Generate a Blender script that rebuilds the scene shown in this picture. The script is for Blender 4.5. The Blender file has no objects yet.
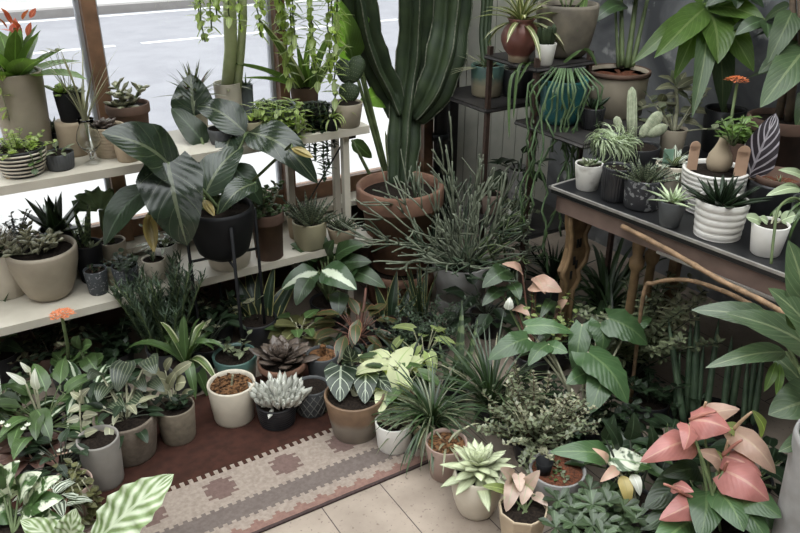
import bpy, random
from math import *
from mathutils import Vector as V, Matrix
C = bpy.context.scene.collection
sc = bpy.context.scene
# ---------------------------------------------------------------- camera geometry (35 mm lens, 1.75 m high)
FPX = 778.0; PIT = radians(26); YAW = radians(31.5); CH = 1.75
FW = V((sin(YAW), cos(YAW), 0)); RT = V((cos(YAW), -sin(YAW), 0)); CAM = V((0, 0, CH))
def ray(px, py):
    u = (px - 400) / FPX; v = (266.5 - py) / FPX
    return FW * (cos(PIT) + v * sin(PIT)) + RT * u + V((0, 0, -sin(PIT) + v * cos(PIT)))
def onz(px, py, z):
    d = ray(px, py); return CAM + d * ((z - CH) / d.z)
def ony(px, py, y):
    d = ray(px, py); return CAM + d * (y / d.y)
def onx(px, py, x):
    d = ray(px, py); return CAM + d * (x / d.x)
def ond(px, py, d): return CAM + ray(px, py) * d
def proj(p):
    a = FW.dot(p); r = RT.dot(p); z = p.z - CH
    d = a * cos(PIT) - z * sin(PIT); u = a * sin(PIT) + z * cos(PIT)
    return 400 + FPX * r / d, 266.5 - FPX * u / d, d
# ---------------------------------------------------------------- materials
def newmat(name):
    m = bpy.data.materials.new(name); m.use_nodes = True
    nt = m.node_tree; b = nt.nodes['Principled BSDF']
    return m, nt, b
def N(nt, t, **k):
    n = nt.nodes.new(t)
    for a, v in k.items(): setattr(n, a, v)
    return n
def math(nt, op, a, b=None, clamp=False):
    n = N(nt, 'ShaderNodeMath', operation=op, use_clamp=clamp)
    for i, x in enumerate((a, b)):
        if x is None: continue
        if isinstance(x, (int, float)): n.inputs[i].default_value = x
        else: nt.links.new(x, n.inputs[i])
    return n.outputs[0]
def mix(nt, f, a, b, mode='MIX'):
    n = N(nt, 'ShaderNodeMix', data_type='RGBA', blend_type=mode)
    for s, x in ((n.inputs[0], f), (n.inputs[6], a), (n.inputs[7], b)):
        if isinstance(x, (int, float)): s.default_value = x
        elif isinstance(x, tuple): s.default_value = (*x, 1)
        else: nt.links.new(x, s)
    return n.outputs[2]
def ramp(nt, x, lo, hi):
    n = N(nt, 'ShaderNodeMapRange'); nt.links.new(x, n.inputs[0])
    n.inputs[1].default_value = lo; n.inputs[2].default_value = hi
    return n.outputs[0]
def noise(nt, scale, detail=4, coord='Object', dist=0):
    tc = N(nt, 'ShaderNodeTexCoord'); n = N(nt, 'ShaderNodeTexNoise')
    n.inputs['Scale'].default_value = scale; n.inputs['Detail'].default_value = detail
    n.inputs['Distortion'].default_value = dist
    nt.links.new(tc.outputs[coord], n.inputs['Vector'])
    return n.outputs['Fac']
MATS = {}
def surf(name, col, col2=None, rough=.6, scale=30, spec=.4, bump=.0, metal=0, lo=.35, hi=.65, split=None):
    """noise mottled surface; split=(z, soft, colour) gives a second glaze below height z"""
    if name in MATS: return MATS[name]
    m, nt, b = newmat(name)
    col2 = col2 or tuple(c * .72 for c in col)
    nz = noise(nt, scale, 6)
    c = mix(nt, ramp(nt, nz, lo, hi), col, col2)
    if split:
        tc = N(nt, 'ShaderNodeTexCoord'); sx = N(nt, 'ShaderNodeSeparateXYZ')
        nt.links.new(tc.outputs['Object'], sx.inputs[0])
        zz = math(nt, 'ADD', sx.outputs[2], math(nt, 'MULTIPLY', math(nt, 'SUBTRACT', noise(nt, 25, 3), .5), split[1]))
        c = mix(nt, ramp(nt, zz, split[0] - split[1] * .4, split[0] + split[1] * .4), split[2], c)
    nt.links.new(c, b.inputs['Base Color'])
    b.inputs['Roughness'].default_value = rough; b.inputs['Specular IOR Level'].default_value = spec
    b.inputs['Metallic'].default_value = metal
    if bump:
        bp = N(nt, 'ShaderNodeBump'); bp.inputs['Strength'].default_value = bump; bp.inputs['Distance'].default_value = .004
        nt.links.new(nz, bp.inputs['Height']); nt.links.new(bp.outputs[0], b.inputs['Normal'])
    MATS[name] = m; return m
def leaf(name, col, vein=None, mode='plain', col2=None, rough=.34, var=.4, spec=.5, trans=.11, k=9, edge=.1, vk=.5, soft=0):
    """leaf blade: u across (integer part = leaf number), v along"""
    if name in MATS: return MATS[name]
    warm = lambda q: q and ((q[0]*1.12, q[1], q[2]*.82) if max(q) < .3 else (q[0]*1.01, q[1], q[2]*.94))
    if col[1] > col[0] and col[1] > col[2]: col, vein, col2 = warm(col), warm(vein), warm(col2)
    m, nt, b = newmat(name)
    uv = N(nt, 'ShaderNodeUVMap'); sp = N(nt, 'ShaderNodeSeparateXYZ'); nt.links.new(uv.outputs[0], sp.inputs[0])
    u = math(nt, 'FRACT', sp.outputs[0]); v = sp.outputs[1]
    wn = N(nt, 'ShaderNodeTexWhiteNoise', noise_dimensions='1D'); nt.links.new(math(nt, 'FLOOR', sp.outputs[0]), wn.inputs['W'])
    a = math(nt, 'ABSOLUTE', math(nt, 'SUBTRACT', u, .5))          # 0 at midrib, .5 at margin
    col2 = col2 or tuple(x * 1.9 + .02 for x in col); vein = vein or tuple(min(1, x * 2.2 + .03) for x in col)
    c = mix(nt, ramp(nt, noise(nt, 14, 3), .35, .7), col, tuple(x * .7 for x in col))
    if mode == 'veins':
        w = math(nt, 'ABSOLUTE', math(nt, 'SUBTRACT', math(nt, 'FRACT', math(nt, 'SUBTRACT', math(nt, 'MULTIPLY', v, k), math(nt, 'MULTIPLY', a, k * .75))), .5))
        if soft: w = math(nt, 'ADD', w, math(nt, 'MULTIPLY', math(nt, 'SUBTRACT', noise(nt, 35, 4), .5), soft))
        c = mix(nt, math(nt, 'MULTIPLY', ramp(nt, w, edge + soft*.3 + .008, edge - soft*.3 - .008), vk), c, vein)
    elif mode == 'varieg':
        c = mix(nt, ramp(nt, noise(nt, k * 4.0, 3, 'Object', 1.5), .5 - edge, .56 - edge), c, col2)
    elif mode == 'edge':
        c = mix(nt, math(nt, 'GREATER_THAN', a, .5 - edge), c, col2)
    elif mode == 'centre':
        c = mix(nt, ramp(nt, math(nt, 'ADD', a, math(nt, 'MULTIPLY', noise(nt, 60, 2), .2)), .42 - edge, .36 - edge), c, col2)
    elif mode == 'stripes':
        w = math(nt, 'ABSOLUTE', math(nt, 'SUBTRACT', math(nt, 'FRACT', math(nt, 'MULTIPLY', u, k)), .5))
        c = mix(nt, math(nt, 'LESS_THAN', w, .5 - edge * 2), col2, c)
    elif mode == 'bands':
        w = math(nt, 'SINE', math(nt, 'ADD', math(nt, 'MULTIPLY', v, k * 6.0), math(nt, 'MULTIPLY', noise(nt, 40, 3), 9)))
        c = mix(nt, ramp(nt, w, .0, .6), c, col2)
    if mode != 'centre' and mode != 'stripes':
        c = mix(nt, math(nt, 'MULTIPLY', math(nt, 'LESS_THAN', a, .035), .6), c, vein)
    br = math(nt, 'ADD', math(nt, 'MULTIPLY', wn.outputs[0], 2 * var), 1 - var)
    hsv = N(nt, 'ShaderNodeHueSaturation'); nt.links.new(c, hsv.inputs['Color']); nt.links.new(br, hsv.inputs['Value'])
    c = hsv.outputs[0]
    nt.links.new(c, b.inputs['Base Color']); b.inputs['Roughness'].default_value = rough
    b.inputs['Specular IOR Level'].default_value = spec
    bp = N(nt, 'ShaderNodeBump'); bp.inputs['Strength'].default_value = .10; bp.inputs['Distance'].default_value = .003
    nt.links.new(math(nt, 'SINE', math(nt, 'SUBTRACT', math(nt, 'MULTIPLY', v, 60), math(nt, 'MULTIPLY', a, 45))), bp.inputs['Height'])
    nt.links.new(bp.outputs[0], b.inputs['Normal'])
    if trans:
        t = N(nt, 'ShaderNodeBsdfTranslucent')
        nt.links.new(mix(nt, 1.0, c, (1.5, 1.7, .7), 'MULTIPLY'), t.inputs['Color'])
        ms = N(nt, 'ShaderNodeMixShader'); ms.inputs[0].default_value = trans
        out = nt.nodes['Material Output']
        nt.links.new(b.outputs[0], ms.inputs[1]); nt.links.new(t.outputs[0], ms.inputs[2]); nt.links.new(ms.outputs[0], out.inputs[0])
    MATS[name] = m; return m
# pots
terra = surf('terracotta', (.215, .115, .078), (.15, .085, .06), .8, 18, .2, .1)
terrad = surf('old_terracotta', (.125, .075, .055), (.085, .055, .042), .85, 14, .2, .15)
pinkterra = surf('pink_terracotta', (.33, .24, .20), (.27, .19, .155), .75, 14)
cream = surf('cream_glaze', (.56, .50, .41), (.47, .42, .34), .5, 12)
white = surf('white_glaze', (.72, .70, .66), (.58, .55, .50), .4, 9)
taupe = surf('taupe_glaze', (.34, .29, .22), (.27, .23, .175), .5, 10)
olive = surf('olive_glaze', (.27, .24, .15), (.22, .20, .13), .5, 10)
tan = surf('tan_clay', (.42, .33, .23), (.34, .27, .19), .7, 12)
stone = surf('brown_stone', (.17, .14, .11), (.125, .10, .08), .85, 60, .2, .3)
concrete = surf('tan_concrete', (.21, .175, .13), (.15, .125, .095), .85, 45, .2, .3)
grey = surf('grey_concrete', (.30, .29, .28), (.24, .23, .22), .8, 20, .2, .15)
dgrey = surf('dark_grey_clay', (.075, .078, .08), (.055, .057, .06), .65, 20)
black = surf('black_plastic', (.010, .010, .011), (.007, .007, .008), .6, 20, .2)
blackc = surf('black_ceramic', (.022, .022, .024), (.014, .014, .016), .35, 20)
patt = surf('etched_black', (.03, .03, .033), (.20, .20, .20), .6, 55, .3, 0, 0, .54, .58)
speck = surf('speckled_grey', (.05, .055, .06), (.22, .22, .23), .6, 110, .3, 0, 0, .58, .64)
marble = surf('marbled_white', (.55, .53, .49), (.27, .25, .22), .6, 22, .3, .1, 0, .5, .75)
greenglaze = surf('green_drip_glaze', (.09, .16, .135), (.06, .11, .10), .3, 15, .5, 0, 0, .35, .65, (.075, .05, (.30, .26, .18)))
tealg = surf('teal_glaze', (.03, .13, .13), (.02, .09, .10), .3, 20)
redg = surf('red_glaze', (.19, .07, .055), (.13, .05, .04), .35, 20, .5, .1, 0, .35, .65, (.025, .012, (.42, .33, .24)))
tanglaze = surf('two_tone_glaze', (.185, .115, .07), (.14, .088, .055), .45, 30, .4, .1, 0, .35, .65, (.085, .03, (.22, .19, .155)))
taupeg = surf('warm_grey_glaze', (.27, .25, .225), (.22, .205, .185), .6, 14)
bigstone = surf('weathered_stoneware', (.25, .215, .165), (.12, .105, .085), .75, 9, .3, .1)
bluegrey = surf('blue_grey_glaze', (.16, .18, .19), (.12, .14, .15), .5, 20)
soil = surf('soil', (.022, .016, .012), (.008, .006, .005), .95, 120, .1, 1)
bark = surf('bark_chips', (.15, .075, .035), (.03, .016, .009), .9, 90, .1, 1, 0, .45, .6)
redsoil = surf('clay_pebbles', (.16, .055, .03), (.06, .03, .02), .9, 130, .1, 1)
# leaves
L = {}
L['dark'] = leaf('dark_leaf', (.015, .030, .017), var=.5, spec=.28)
L['pachy'] = leaf('whorled_leaf', (.05, .085, .05), var=.5)
L['needle'] = leaf('fine_needle_leaf', (.06, .10, .075), var=.4)
L['deep'] = leaf('deep_green_leaf', (.026, .054, .023), var=.5)
L['mid'] = leaf('mid_green_leaf', (.055, .105, .042), var=.4)
L['fresh'] = leaf('fresh_green_leaf', (.11, .20, .065), var=.3, trans=.3)
L['light'] = leaf('light_green_leaf', (.36, .43, .19), var=.25, trans=.45)
L['pale'] = leaf('pale_green_leaf', (.38, .46, .30), var=.2)
L['ech'] = leaf('mint_succulent', (.50, .545, .37), (.55, .60, .44), var=.12, trans=.05)
L['grey'] = leaf('grey_green_leaf', (.13, .165, .115), var=.3)
L['silver'] = leaf('silver_leaf', (.235, .26, .205), var=.3)
L['blue'] = leaf('blue_green_leaf', (.042, .068, .050), var=.5, spec=.28)
L['chalk'] = leaf('chalk_white_succulent', (.52, .52, .46), var=.15, trans=.05)
L['olive'] = leaf('olive_leaf', (.10, .10, .04), var=.35)
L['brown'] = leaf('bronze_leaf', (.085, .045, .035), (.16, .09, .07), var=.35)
L['purple'] = leaf('dark_plum_rosette', (.10, .075, .06), (.18, .14, .11), var=.3, trans=.05)
L['philo'] = leaf('silvery_philodendron_leaf', (.017, .031, .021), (.13, .165, .12), 'veins', rough=.24, k=5, edge=.02, var=.3, vk=.45, spec=.6, trans=.1)
L['aloc'] = leaf('velvet_alocasia_leaf', (.020, .036, .025), (.42, .47, .38), 'veins', k=4, edge=.045, var=.15, vk=.8)
L['elephant'] = leaf('elephant_ear_leaf', (.05, .11, .05), (.12, .20, .10), 'veins', k=5, edge=.03, var=.35, vk=.35, rough=.34, spec=.55)
L['calath'] = leaf('white_patched_leaf', (.045, .10, .035), None, 'varieg', (.62, .66, .55), k=3.2, edge=.0, var=.15)
L['vari'] = leaf('cream_mottled_leaf', (.12, .20, .07), None, 'varieg', (.62, .65, .42), k=4, edge=.16, var=.15, trans=.25)
L['dieff'] = leaf('dieffenbachia_leaf', (.03, .07, .03), (.3, .35, .25), 'centre', (.52, .58, .47), edge=.14, var=.2)
L['trades'] = leaf('silver_striped_leaf', (.05, .075, .045), None, 'stripes', (.50, .54, .48), k=3, edge=.12, var=.2)
L['spider'] = leaf('cream_edged_strap', (.10, .16, .06), None, 'edge', (.48, .50, .34), edge=.16, var=.25)
L['cspider'] = leaf('cream_centred_strap', (.14, .18, .08), None, 'centre', (.60, .56, .40), edge=.2, var=.2)
L['snake'] = leaf('banded_snake_leaf', (.035, .062, .036), None, 'bands', (.11, .16, .09), k=7, var=.25, rough=.45)
L['snakee'] = leaf('gold_margined_snake_leaf', (.018, .038, .022), None, 'edge', (.26, .27, .14), edge=.08, var=.3)
L['melon'] = leaf('watermelon_leaf', (.024, .044, .026), None, 'stripes', (.12, .15, .115), k=6, edge=.07, var=.35)
L['fern'] = leaf('white_banded_leaf', (.17, .27, .12), (.52, .58, .45), 'veins', k=6, edge=.24, var=.1, vk=.9, soft=.45)
L['haw'] = leaf('striped_succulent', (.035, .058, .04), None, 'bands', (.14, .17, .13), k=9, var=.25, trans=.03)
L['aglao'] = leaf('pink_flushed_leaf', (.04, .055, .024), (.20, .085, .055), 'edge', (.17, .08, .05), edge=.06, var=.35)
L['persian'] = leaf('metallic_striped_leaf', (.035, .025, .032), (.02, .03, .02), 'veins', rough=.3, var=.1)
L['persian2'] = leaf('silver_purple_banded_leaf', (.03, .022, .028), (.42, .38, .42), 'veins', k=6, edge=.13, var=.1, vk=.85)
L['pinksyn'] = leaf('pink_syngonium_leaf', (.50, .36, .29), (.30, .34, .20), 'varieg', (.38, .40, .24), k=3, edge=-.08, var=.12)
L['spathe'] = leaf('pink_spathe', (.50, .20, .18), (.60, .36, .27), 'veins', (.5, .4, .3), k=6, edge=.03, var=.18, vk=.12, rough=.36, trans=.2)
L['peach'] = leaf('peach_spathe', (.58, .38, .30), (.62, .47, .33), 'veins', k=6, edge=.03, var=.14, vk=.12, rough=.38, trans=.2)
L['peachleaf'] = leaf('peach_leaf', (.52, .33, .25), (.40, .36, .24), var=.2)
L['whiteb'] = leaf('white_bract', (.72, .72, .62), var=.08, trans=.2)
L['yellow'] = leaf('yellow_bud_scale', (.42, .33, .12), (.3, .25, .09), var=.15)
L['redfl'] = leaf('red_bract', (.62, .14, .09), var=.25, trans=.2)
L['orange'] = leaf('orange_petal', (.72, .21, .08), var=.25, trans=.1)
L['banana'] = leaf('paddle_leaf', (.14, .28, .07), (.3, .42, .18), 'veins', k=14, edge=.03, var=.15, trans=.55)
L['pachira'] = leaf('money_tree_leaf', (.10, .20, .05), (.25, .33, .13), 'veins', k=9, edge=.03, var=.3, trans=.32)
L['rubber'] = leaf('large_oval_leaf', (.05, .095, .045), (.16, .22, .13), 'veins', k=9, edge=.03, var=.25, rough=.45)
L['aspid'] = leaf('glossy_paddle_leaf', (.065, .115, .065), (.20, .26, .17), 'veins', k=7, edge=.03, var=.25, rough=.33, spec=.6)
cact = surf('cactus_skin', (.036, .054, .023), (.02, .033, .016), .6, 12, .3)
cactl = surf('pale_cactus_skin', (.34, .36, .25), (.22, .25, .16), .8, 60)
cactf = surf('fuzzy_cactus', (.62, .57, .46), (.40, .36, .27), .95, 90)
trunkg = surf('pale_green_trunk', (.44, .48, .27), (.36, .41, .21), .7, 20)
rib_edge = surf('corky_rib_edge', (.17, .18, .13), (.07, .08, .055), .9, 90)
stemg = surf('green_stem', (.13, .17, .07), (.08, .11, .045), .6, 20)
stemd = surf('dark_stem', (.04, .05, .03), (.025, .03, .02), .7, 20)
stemp = surf('pale_stem', (.34, .33, .23), (.22, .22, .14), .6, 20)
stemr = surf('red_stem', (.16, .07, .05), (.10, .05, .035), .6, 20)
stemb = surf('woody_stem', (.12, .085, .055), (.07, .05, .035), .85, 30)
rhip = surf('pencil_stem', (.06, .085, .05), (.035, .052, .032), .5, 25)
hangm = surf('hanging_stem', (.11, .17, .08), (.05, .085, .04), .55, 18)
paint = surf('white_painted_wood', (.54, .50, .42), (.45, .41, .34), .55, 8)
oak = surf('brown_timber', (.16, .085, .045), (.09, .048, .028), .55, 14, .4, .1)
palewood = surf('pale_timber', (.42, .32, .21), (.33, .25, .16), .65, 20)
darkmetal = surf('dark_steel', (.028, .026, .026), (.045, .04, .038), .5, 30, .4, 0, .3)
rust = surf('brown_steel', (.075, .045, .035), (.05, .032, .026), .6, 40, .3)
gold = surf('aged_gilt_iron', (.24, .155, .08), (.15, .095, .05), .6, 25, .4, .1, .25)
twig = surf('bent_cane', (.30, .19, .11), (.17, .11, .065), .7, 30, .3, .2)
# ---------------------------------------------------------------- mesh building
class MB:
    def __init__(s): s.v = []; s.f = []; s.uv = []; s.n = 0; s.sm = True
    def add(s, vs, fs, uvs=None):
        o = len(s.v); s.v += [tuple(x) for x in vs]
        for f in fs:
            s.f.append([o + i for i in f])
            s.uv += [uvs[i] for i in f] if uvs else [(.5, .5)] * len(f)
    def build(s, name, mat, parent=None, smooth=None, loc=None):
        me = bpy.data.meshes.new(name); me.from_pydata(s.v, [], s.f)
        me.uv_layers.new(name='UVMap').data.foreach_set('uv', [c for p in s.uv for c in p])
        sm = s.sm if smooth is None else smooth
        me.polygons.foreach_set('use_smooth', [sm] * len(s.f))
        for m in (mat if isinstance(mat, (list, tuple)) else [mat]): me.materials.append(m)
        me.update()
        o = bpy.data.objects.new(name, me); C.objects.link(o)
        if parent: o.parent = parent
        if loc is not None: o.location = loc
        return o
def box(mb, a, b, M=None):
    x0, y0, z0 = a; x1, y1, z1 = b
    vs = [V(p) for p in ((x0,y0,z0),(x1,y0,z0),(x1,y1,z0),(x0,y1,z0),(x0,y0,z1),(x1,y0,z1),(x1,y1,z1),(x0,y1,z1))]
    if M: vs = [M @ v for v in vs]
    mb.add(vs, [(0,3,2,1),(4,5,6,7),(0,1,5,4),(1,2,6,5),(2,3,7,6),(3,0,4,7)])
def frame_for(d):
    d = d.normalized(); a = V((0,0,1)) if abs(d.z) < .9 else V((1,0,0))
    x = d.cross(a).normalized(); return x, x.cross(d).normalized()
def tube(mb, pts, r, n=6, cap=True):
    k = len(pts); rs = r if isinstance(r, (list, tuple)) else [r] * k
    vs = []; uv = []
    x = None
    for i, p in enumerate(pts):
        d = (pts[min(i+1,k-1)] - pts[max(i-1,0)])
        if d.length < 1e-7: d = V((0,0,1))
        if x is None: x, y = frame_for(d)
        else:
            d.normalize(); x = (x - d * x.dot(d)).normalized(); y = x.cross(d) * 1
        for j in range(n):
            a = 2*pi*j/n; vs.append(p + (x*cos(a) + y*sin(a)) * rs[i]); uv.append((j/n*.99, i/(k-1)))
    fs = [(i*n+j, i*n+(j+1)%n, (i+1)*n+(j+1)%n, (i+1)*n+j) for i in range(k-1) for j in range(n)]
    if cap: fs += [tuple(range(n))[::-1], tuple(range((k-1)*n, k*n))]
    mb.add(vs, fs, uv)
def lathe(mb, prof, n=32, ribs=0, amp=0, fn=None):
    vs = []; m = len(prof)
    for r, z in prof:
        for j in range(n):
            a = 2*pi*j/n; rr = r * (1 + (amp*cos(ribs*a) if ribs else 0))
            if fn: rr = fn(r, z, a)
            vs.append(V((rr*cos(a), rr*sin(a), z)))
    fs = [(i*n+j, i*n+(j+1)%n, (i+1)*n+(j+1)%n, (i+1)*n+j) for i in range(m-1) for j in range(n)]
    fs.append(tuple(range(n))[::-1]); fs.append(tuple(range((m-1)*n, m*n)))
    mb.add(vs, fs)
PROF = {
 'strap': lambda t: min(1, .55 + 1.6*t) * (1 - max(0, (t-.45)/.55)**2.2) ** .8 if t < 1 else 0,
 'lance': lambda t: max(.06 if t < .5 else 0, sin(pi * t**.85)) ** .85,
 'ovate': lambda t: 1.0 if False else max(0, min(1, (t*4.2)**.55) * (1 - t**2.1) ** .8),
 'heart': lambda t: max(0, min(1, .55 + 2.4*t) * (1 - t**1.9) ** .75),
 'round': lambda t: max(0, 1 - (2*t-1)**2) ** .5,
 'spoon': lambda t: max(.12 if t < .4 else 0, (sin(pi*min(1, t**1.6)))) ** .8,
 'taper': lambda t: (1 - t) ** .8,
 'spike': lambda t: min(1, .75 + t*1.2) * (1 - t**2.2),
 'obov': lambda t: max(.1, min(1, t*1.5)) * (max(0, 1 - max(0, (t-.6)/.4)**2.4)) ** .5,
}
def ribbon(mb, pts, side, W, prof='lance', fold=.15, nx=4, wave=0, lobe=0, wk=3, thick=0, rnd=random):
    """leaf blade along pts; side = width direction; fold lifts the margins; thick gives a fleshy leaf"""
    k = len(pts); pr = PROF[prof]; uo = mb.n; mb.n += 1
    vs = []; uv = []
    ph = rnd.random() * 6
    for i, p in enumerate(pts):
        t = i/(k-1); d = (pts[min(i+1,k-1)] - pts[max(i-1,0)]).normalized()
        s = (side - d*side.dot(d)).normalized(); nr = s.cross(d)
        if nr.z < 0 and abs(nr.z) > .3 and False: nr = -nr
        w = pr(t) * W * .5
        if thick:
            th = thick * .5 * max(.08, min(1, pr(t)*1.1 + .1))
            for a in range(6):
                an = 2*pi*a/6; c, q = cos(an), sin(an)
                vs.append(p + s*(w*c) + nr*(th*q*(1 if q > 0 else 1.2) + fold*abs(c)*w))
                uv.append((uo + (.5 + .46*c), t))
        else:
            for j in range(nx+1):
                q = 2*j/nx - 1
                off = nr * (fold*w*(abs(q)**1.3) + (wave*w*sin(wk*2*pi*t + ph + (pi if q > 0 else 0)) * abs(q)**1.5 if wave else 0))
                back = -d * (lobe * W * abs(q)**1.5 * (1-t)**4) if lobe else V((0,0,0))
                vs.append(p + s*(w*q) + off + back); uv.append((uo + min(.995, max(.005, (q+1)/2)), t))
    if thick:
        n = 6
        fs = [(i*n+j, i*n+(j+1)%n, (i+1)*n+(j+1)%n, (i+1)*n+j) for i in range(k-1) for j in range(n)]
        fs.append(tuple(range(n))[::-1]); fs.append(tuple(range((k-1)*n, k*n)))
    else:
        n = nx+1
        fs = [(i*n+j, i*n+j+1, (i+1)*n+j+1, (i+1)*n+j) for i in range(k-1) for j in range(nx)]
    mb.add(vs, fs, uv)
def spine(base, az, el, Ln, bend=0, n=6, twist=0):
    """points from base, heading az (0 right, 90 away) at elevation el, dropping by bend degrees in all"""
    p = V(base); pts = [p.copy()]
    for i in range(n):
        e = radians(el - bend * (i+.5)/n); a = radians(az + twist*(i+.5)/n)
        p = p + V((cos(e)*cos(a), cos(e)*sin(a), sin(e))) * (Ln/n); pts.append(p.copy())
    return pts
def side_of(az): a = radians(az); return V((sin(a), -cos(a), 0))
# ---------------------------------------------------------------- things
def thing(name, label, cat, loc=(0,0,0), group=None, rz=-YAW):
    o = bpy.data.objects.new(name, None); C.objects.link(o); o.empty_display_size = .05
    o.location = loc; o.rotation_euler = (0, 0, rz); o['label'] = label; o['category'] = cat
    if group: o['group'] = group
    return o
def tag(o, label, cat, group=None):
    o['label'] = label; o['category'] = cat
    if group: o['group'] = group
    return o
def struct(o): o['kind'] = 'structure'; return o
def nm(o, n): o.name = n; return o
class Ctx: pass
seed = [7]
def pot(name, label, cat, cx, ry, by, w, wb, z, mat, prof='cup', group=None, fill=soil, potname='pot', ribs=0, amp=0, seg=32, shift=0, at=None, spill=.12):
    """a pot whose rim centre is seen at (cx, ry), its lowest front edge at (cx, by), standing on a surface at height z"""
    cx0 = cx
    for pass_ in range(3):
        P = onz(cx, by, z) if at is None else V(at)
        for _ in range(3):
            d = proj(P)[2]; rb = wb/2*d/FPX
            hd = V((P.x, P.y, 0)).normalized()
            P2 = (onz(cx, by, z) + hd*rb) if at is None else V(at); d = proj(P2)[2]
            if at is None:
                f = 1
                if z in (.85, .35) and P2.y > 2.4: f = min(max(P2.y, (2.79 if z > .5 else 2.76) + rb*.93), 3.15 - max(rb*.93, w/2*d/FPX - .02))/P2.y
                R_ = max(w, wb)/2*d/FPX
                if P2.x + R_ > 2.93: f = (2.93 - R_)/P2.x
                if z == .75: f = min(f, (2.06 - rb*.8)/P2.y)
                P2 = V((P2.x*f, P2.y*f, z))
            P = P2; d = proj(P2)[2]; rb = wb/2*d/FPX
        S = d/FPX; rt = w/2*S; rb = wb/2*S
        lo, hi = .005, 1.2
        for _ in range(40):
            m_ = (lo+hi)/2
            if proj(V((P2.x, P2.y, z+m_)))[1] > ry: lo = m_
            else: hi = m_
        h = lo
        if at is not None: break
        cx += cx0 - (proj(P2)[0] + proj(V((P2.x, P2.y, z + h)))[0])/2      # verticals lean away from the middle of the view
    c = Ctx(); c.root = thing(name, label, cat, P2, group); c.S = S; c.h = h; c.r = rt; c.rb = rb; c.P = P2; c.d = d
    seed[0] += 1; c.rnd = random.Random(seed[0])
    pr = []
    if prof == 'cup': pr = [(rb*.94,0),(rb,.012*h+.002),(rb+(rt-rb)*.5,h*.5),(rt*.995,h*.985),(rt*.98,h)]
    elif prof == 'cyl': pr = [(rb*.85,0),(rb*.95,h*.03),(rb,h*.1),((rb+rt)/2,h*.5),(rt,h*.97),(rt*.98,h)]
    elif prof == 'round': pr = [(rb*.8,0),(rb,h*.03)]+[(rb+(max(rt,rb)*1.13-rb)*sin(pi*t*.62)+(rt-max(rt,rb)*1.13)*max(0,(t-.6)/.4)**1.5*1.0*(1 if t<1 else 1), h*t) for t in (.12,.25,.4,.55,.7,.82,.92)]+[(rt,h*.985),(rt*.98,h)]
    elif prof == 'egg': pr = [(rb*.7,0),(rb*.9,h*.02)]+[(rb+(rt-rb)*sin(pi/2*t)**.9, h*t) for t in (.1,.22,.36,.5,.65,.8,.93)]+[(rt*.98,h)]
    elif prof == 'rim': pr = [(rb*.95,0),(rb,.01*h+.002),(rb+(rt*.92-rb)*.76,h*.77),(rt*.985,h*.775),(rt,h*.8),(rt,h*.98),(rt*.97,h)]
    elif prof == 'vase': pr = [(rb,0),(rb*1.02,h*.14),(rb*1.5,h*.3),(rb*1.8,h*.48),(rb*1.78,h*.6),(rb*1.55,h*.76),(rb*1.18,h*.88),(rb*1.1,h*.93),(rb*1.3,h*.985),(rb*1.26,h)]; c.r = rt = rb*1.26
    elif prof == 'wavy':
        nw = 5
        pr = [(rb*.9,0),(rb,h*.02)]
        for i in range(nw*6+1):
            t = i/(nw*6); pr.append((rb+(rt-rb)*t - rt*.045*(1-abs(sin(pi*nw*t))**.6), h*(.03+.95*t)))
        pr += [(rt*.97,h)]
    elif prof == 'rings':
        nw = 9; pr = [(rb*.9,0)]
        for i in range(nw*4+1):
            t = i/(nw*4); pr.append((rb+(rt-rb)*sin(pi/2*t) - rt*.035*(i%4 in (2,)), h*(.02+.96*t)))
        pr += [(rt*.97,h)]
    tk = max(.004, rt*.07)
    pr = pr + [(pr[-1][0]-tk, h*.995), (pr[-1][0]-tk*1.2, h*.9), (pr[-1][0]-tk*1.3, h*(1-spill))]
    b = MB(); lathe(b, pr, seg, ribs, amp); c.pot = b.build(potname, mat, c.root, smooth=(seg > 12))
    c.z0 = h*(1-spill); ri = pr[-1][0]
    if fill:
        b = MB(); nn = 24; vs = [V((0,0,c.z0+.006))]
        rr = c.rnd
        for q in (.5, .985):
            for j in range(nn): a = 2*pi*j/nn; vs.append(V((ri*q*cos(a), ri*q*sin(a), c.z0+.004+.006*rr.random()*(q<.9))))
        fs = [(0,1+j,1+(j+1)%nn) for j in range(nn)]+[(1+j,1+nn+j,1+nn+(j+1)%nn,1+(j+1)%nn) for j in range(nn)]
        b.add(vs, fs); c.soil = b.build('soil', fill, c.root)
    c.ri = ri
    return c
def loc(c, P):
    q = P - c.P; return V((q.dot(RT), q.dot(FW), q.z))
def lpx(c, px, py, dd=0):
    d = c.d + dd; p = ond(px, py, d)
    if p.x > 2.8: d *= 2.8/p.x
    if p.y > 3.08: d *= 3.08/p.y
    return loc(c, ond(px, py, d))
def S_(c, *a): return [x*c.S for x in a]
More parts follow.
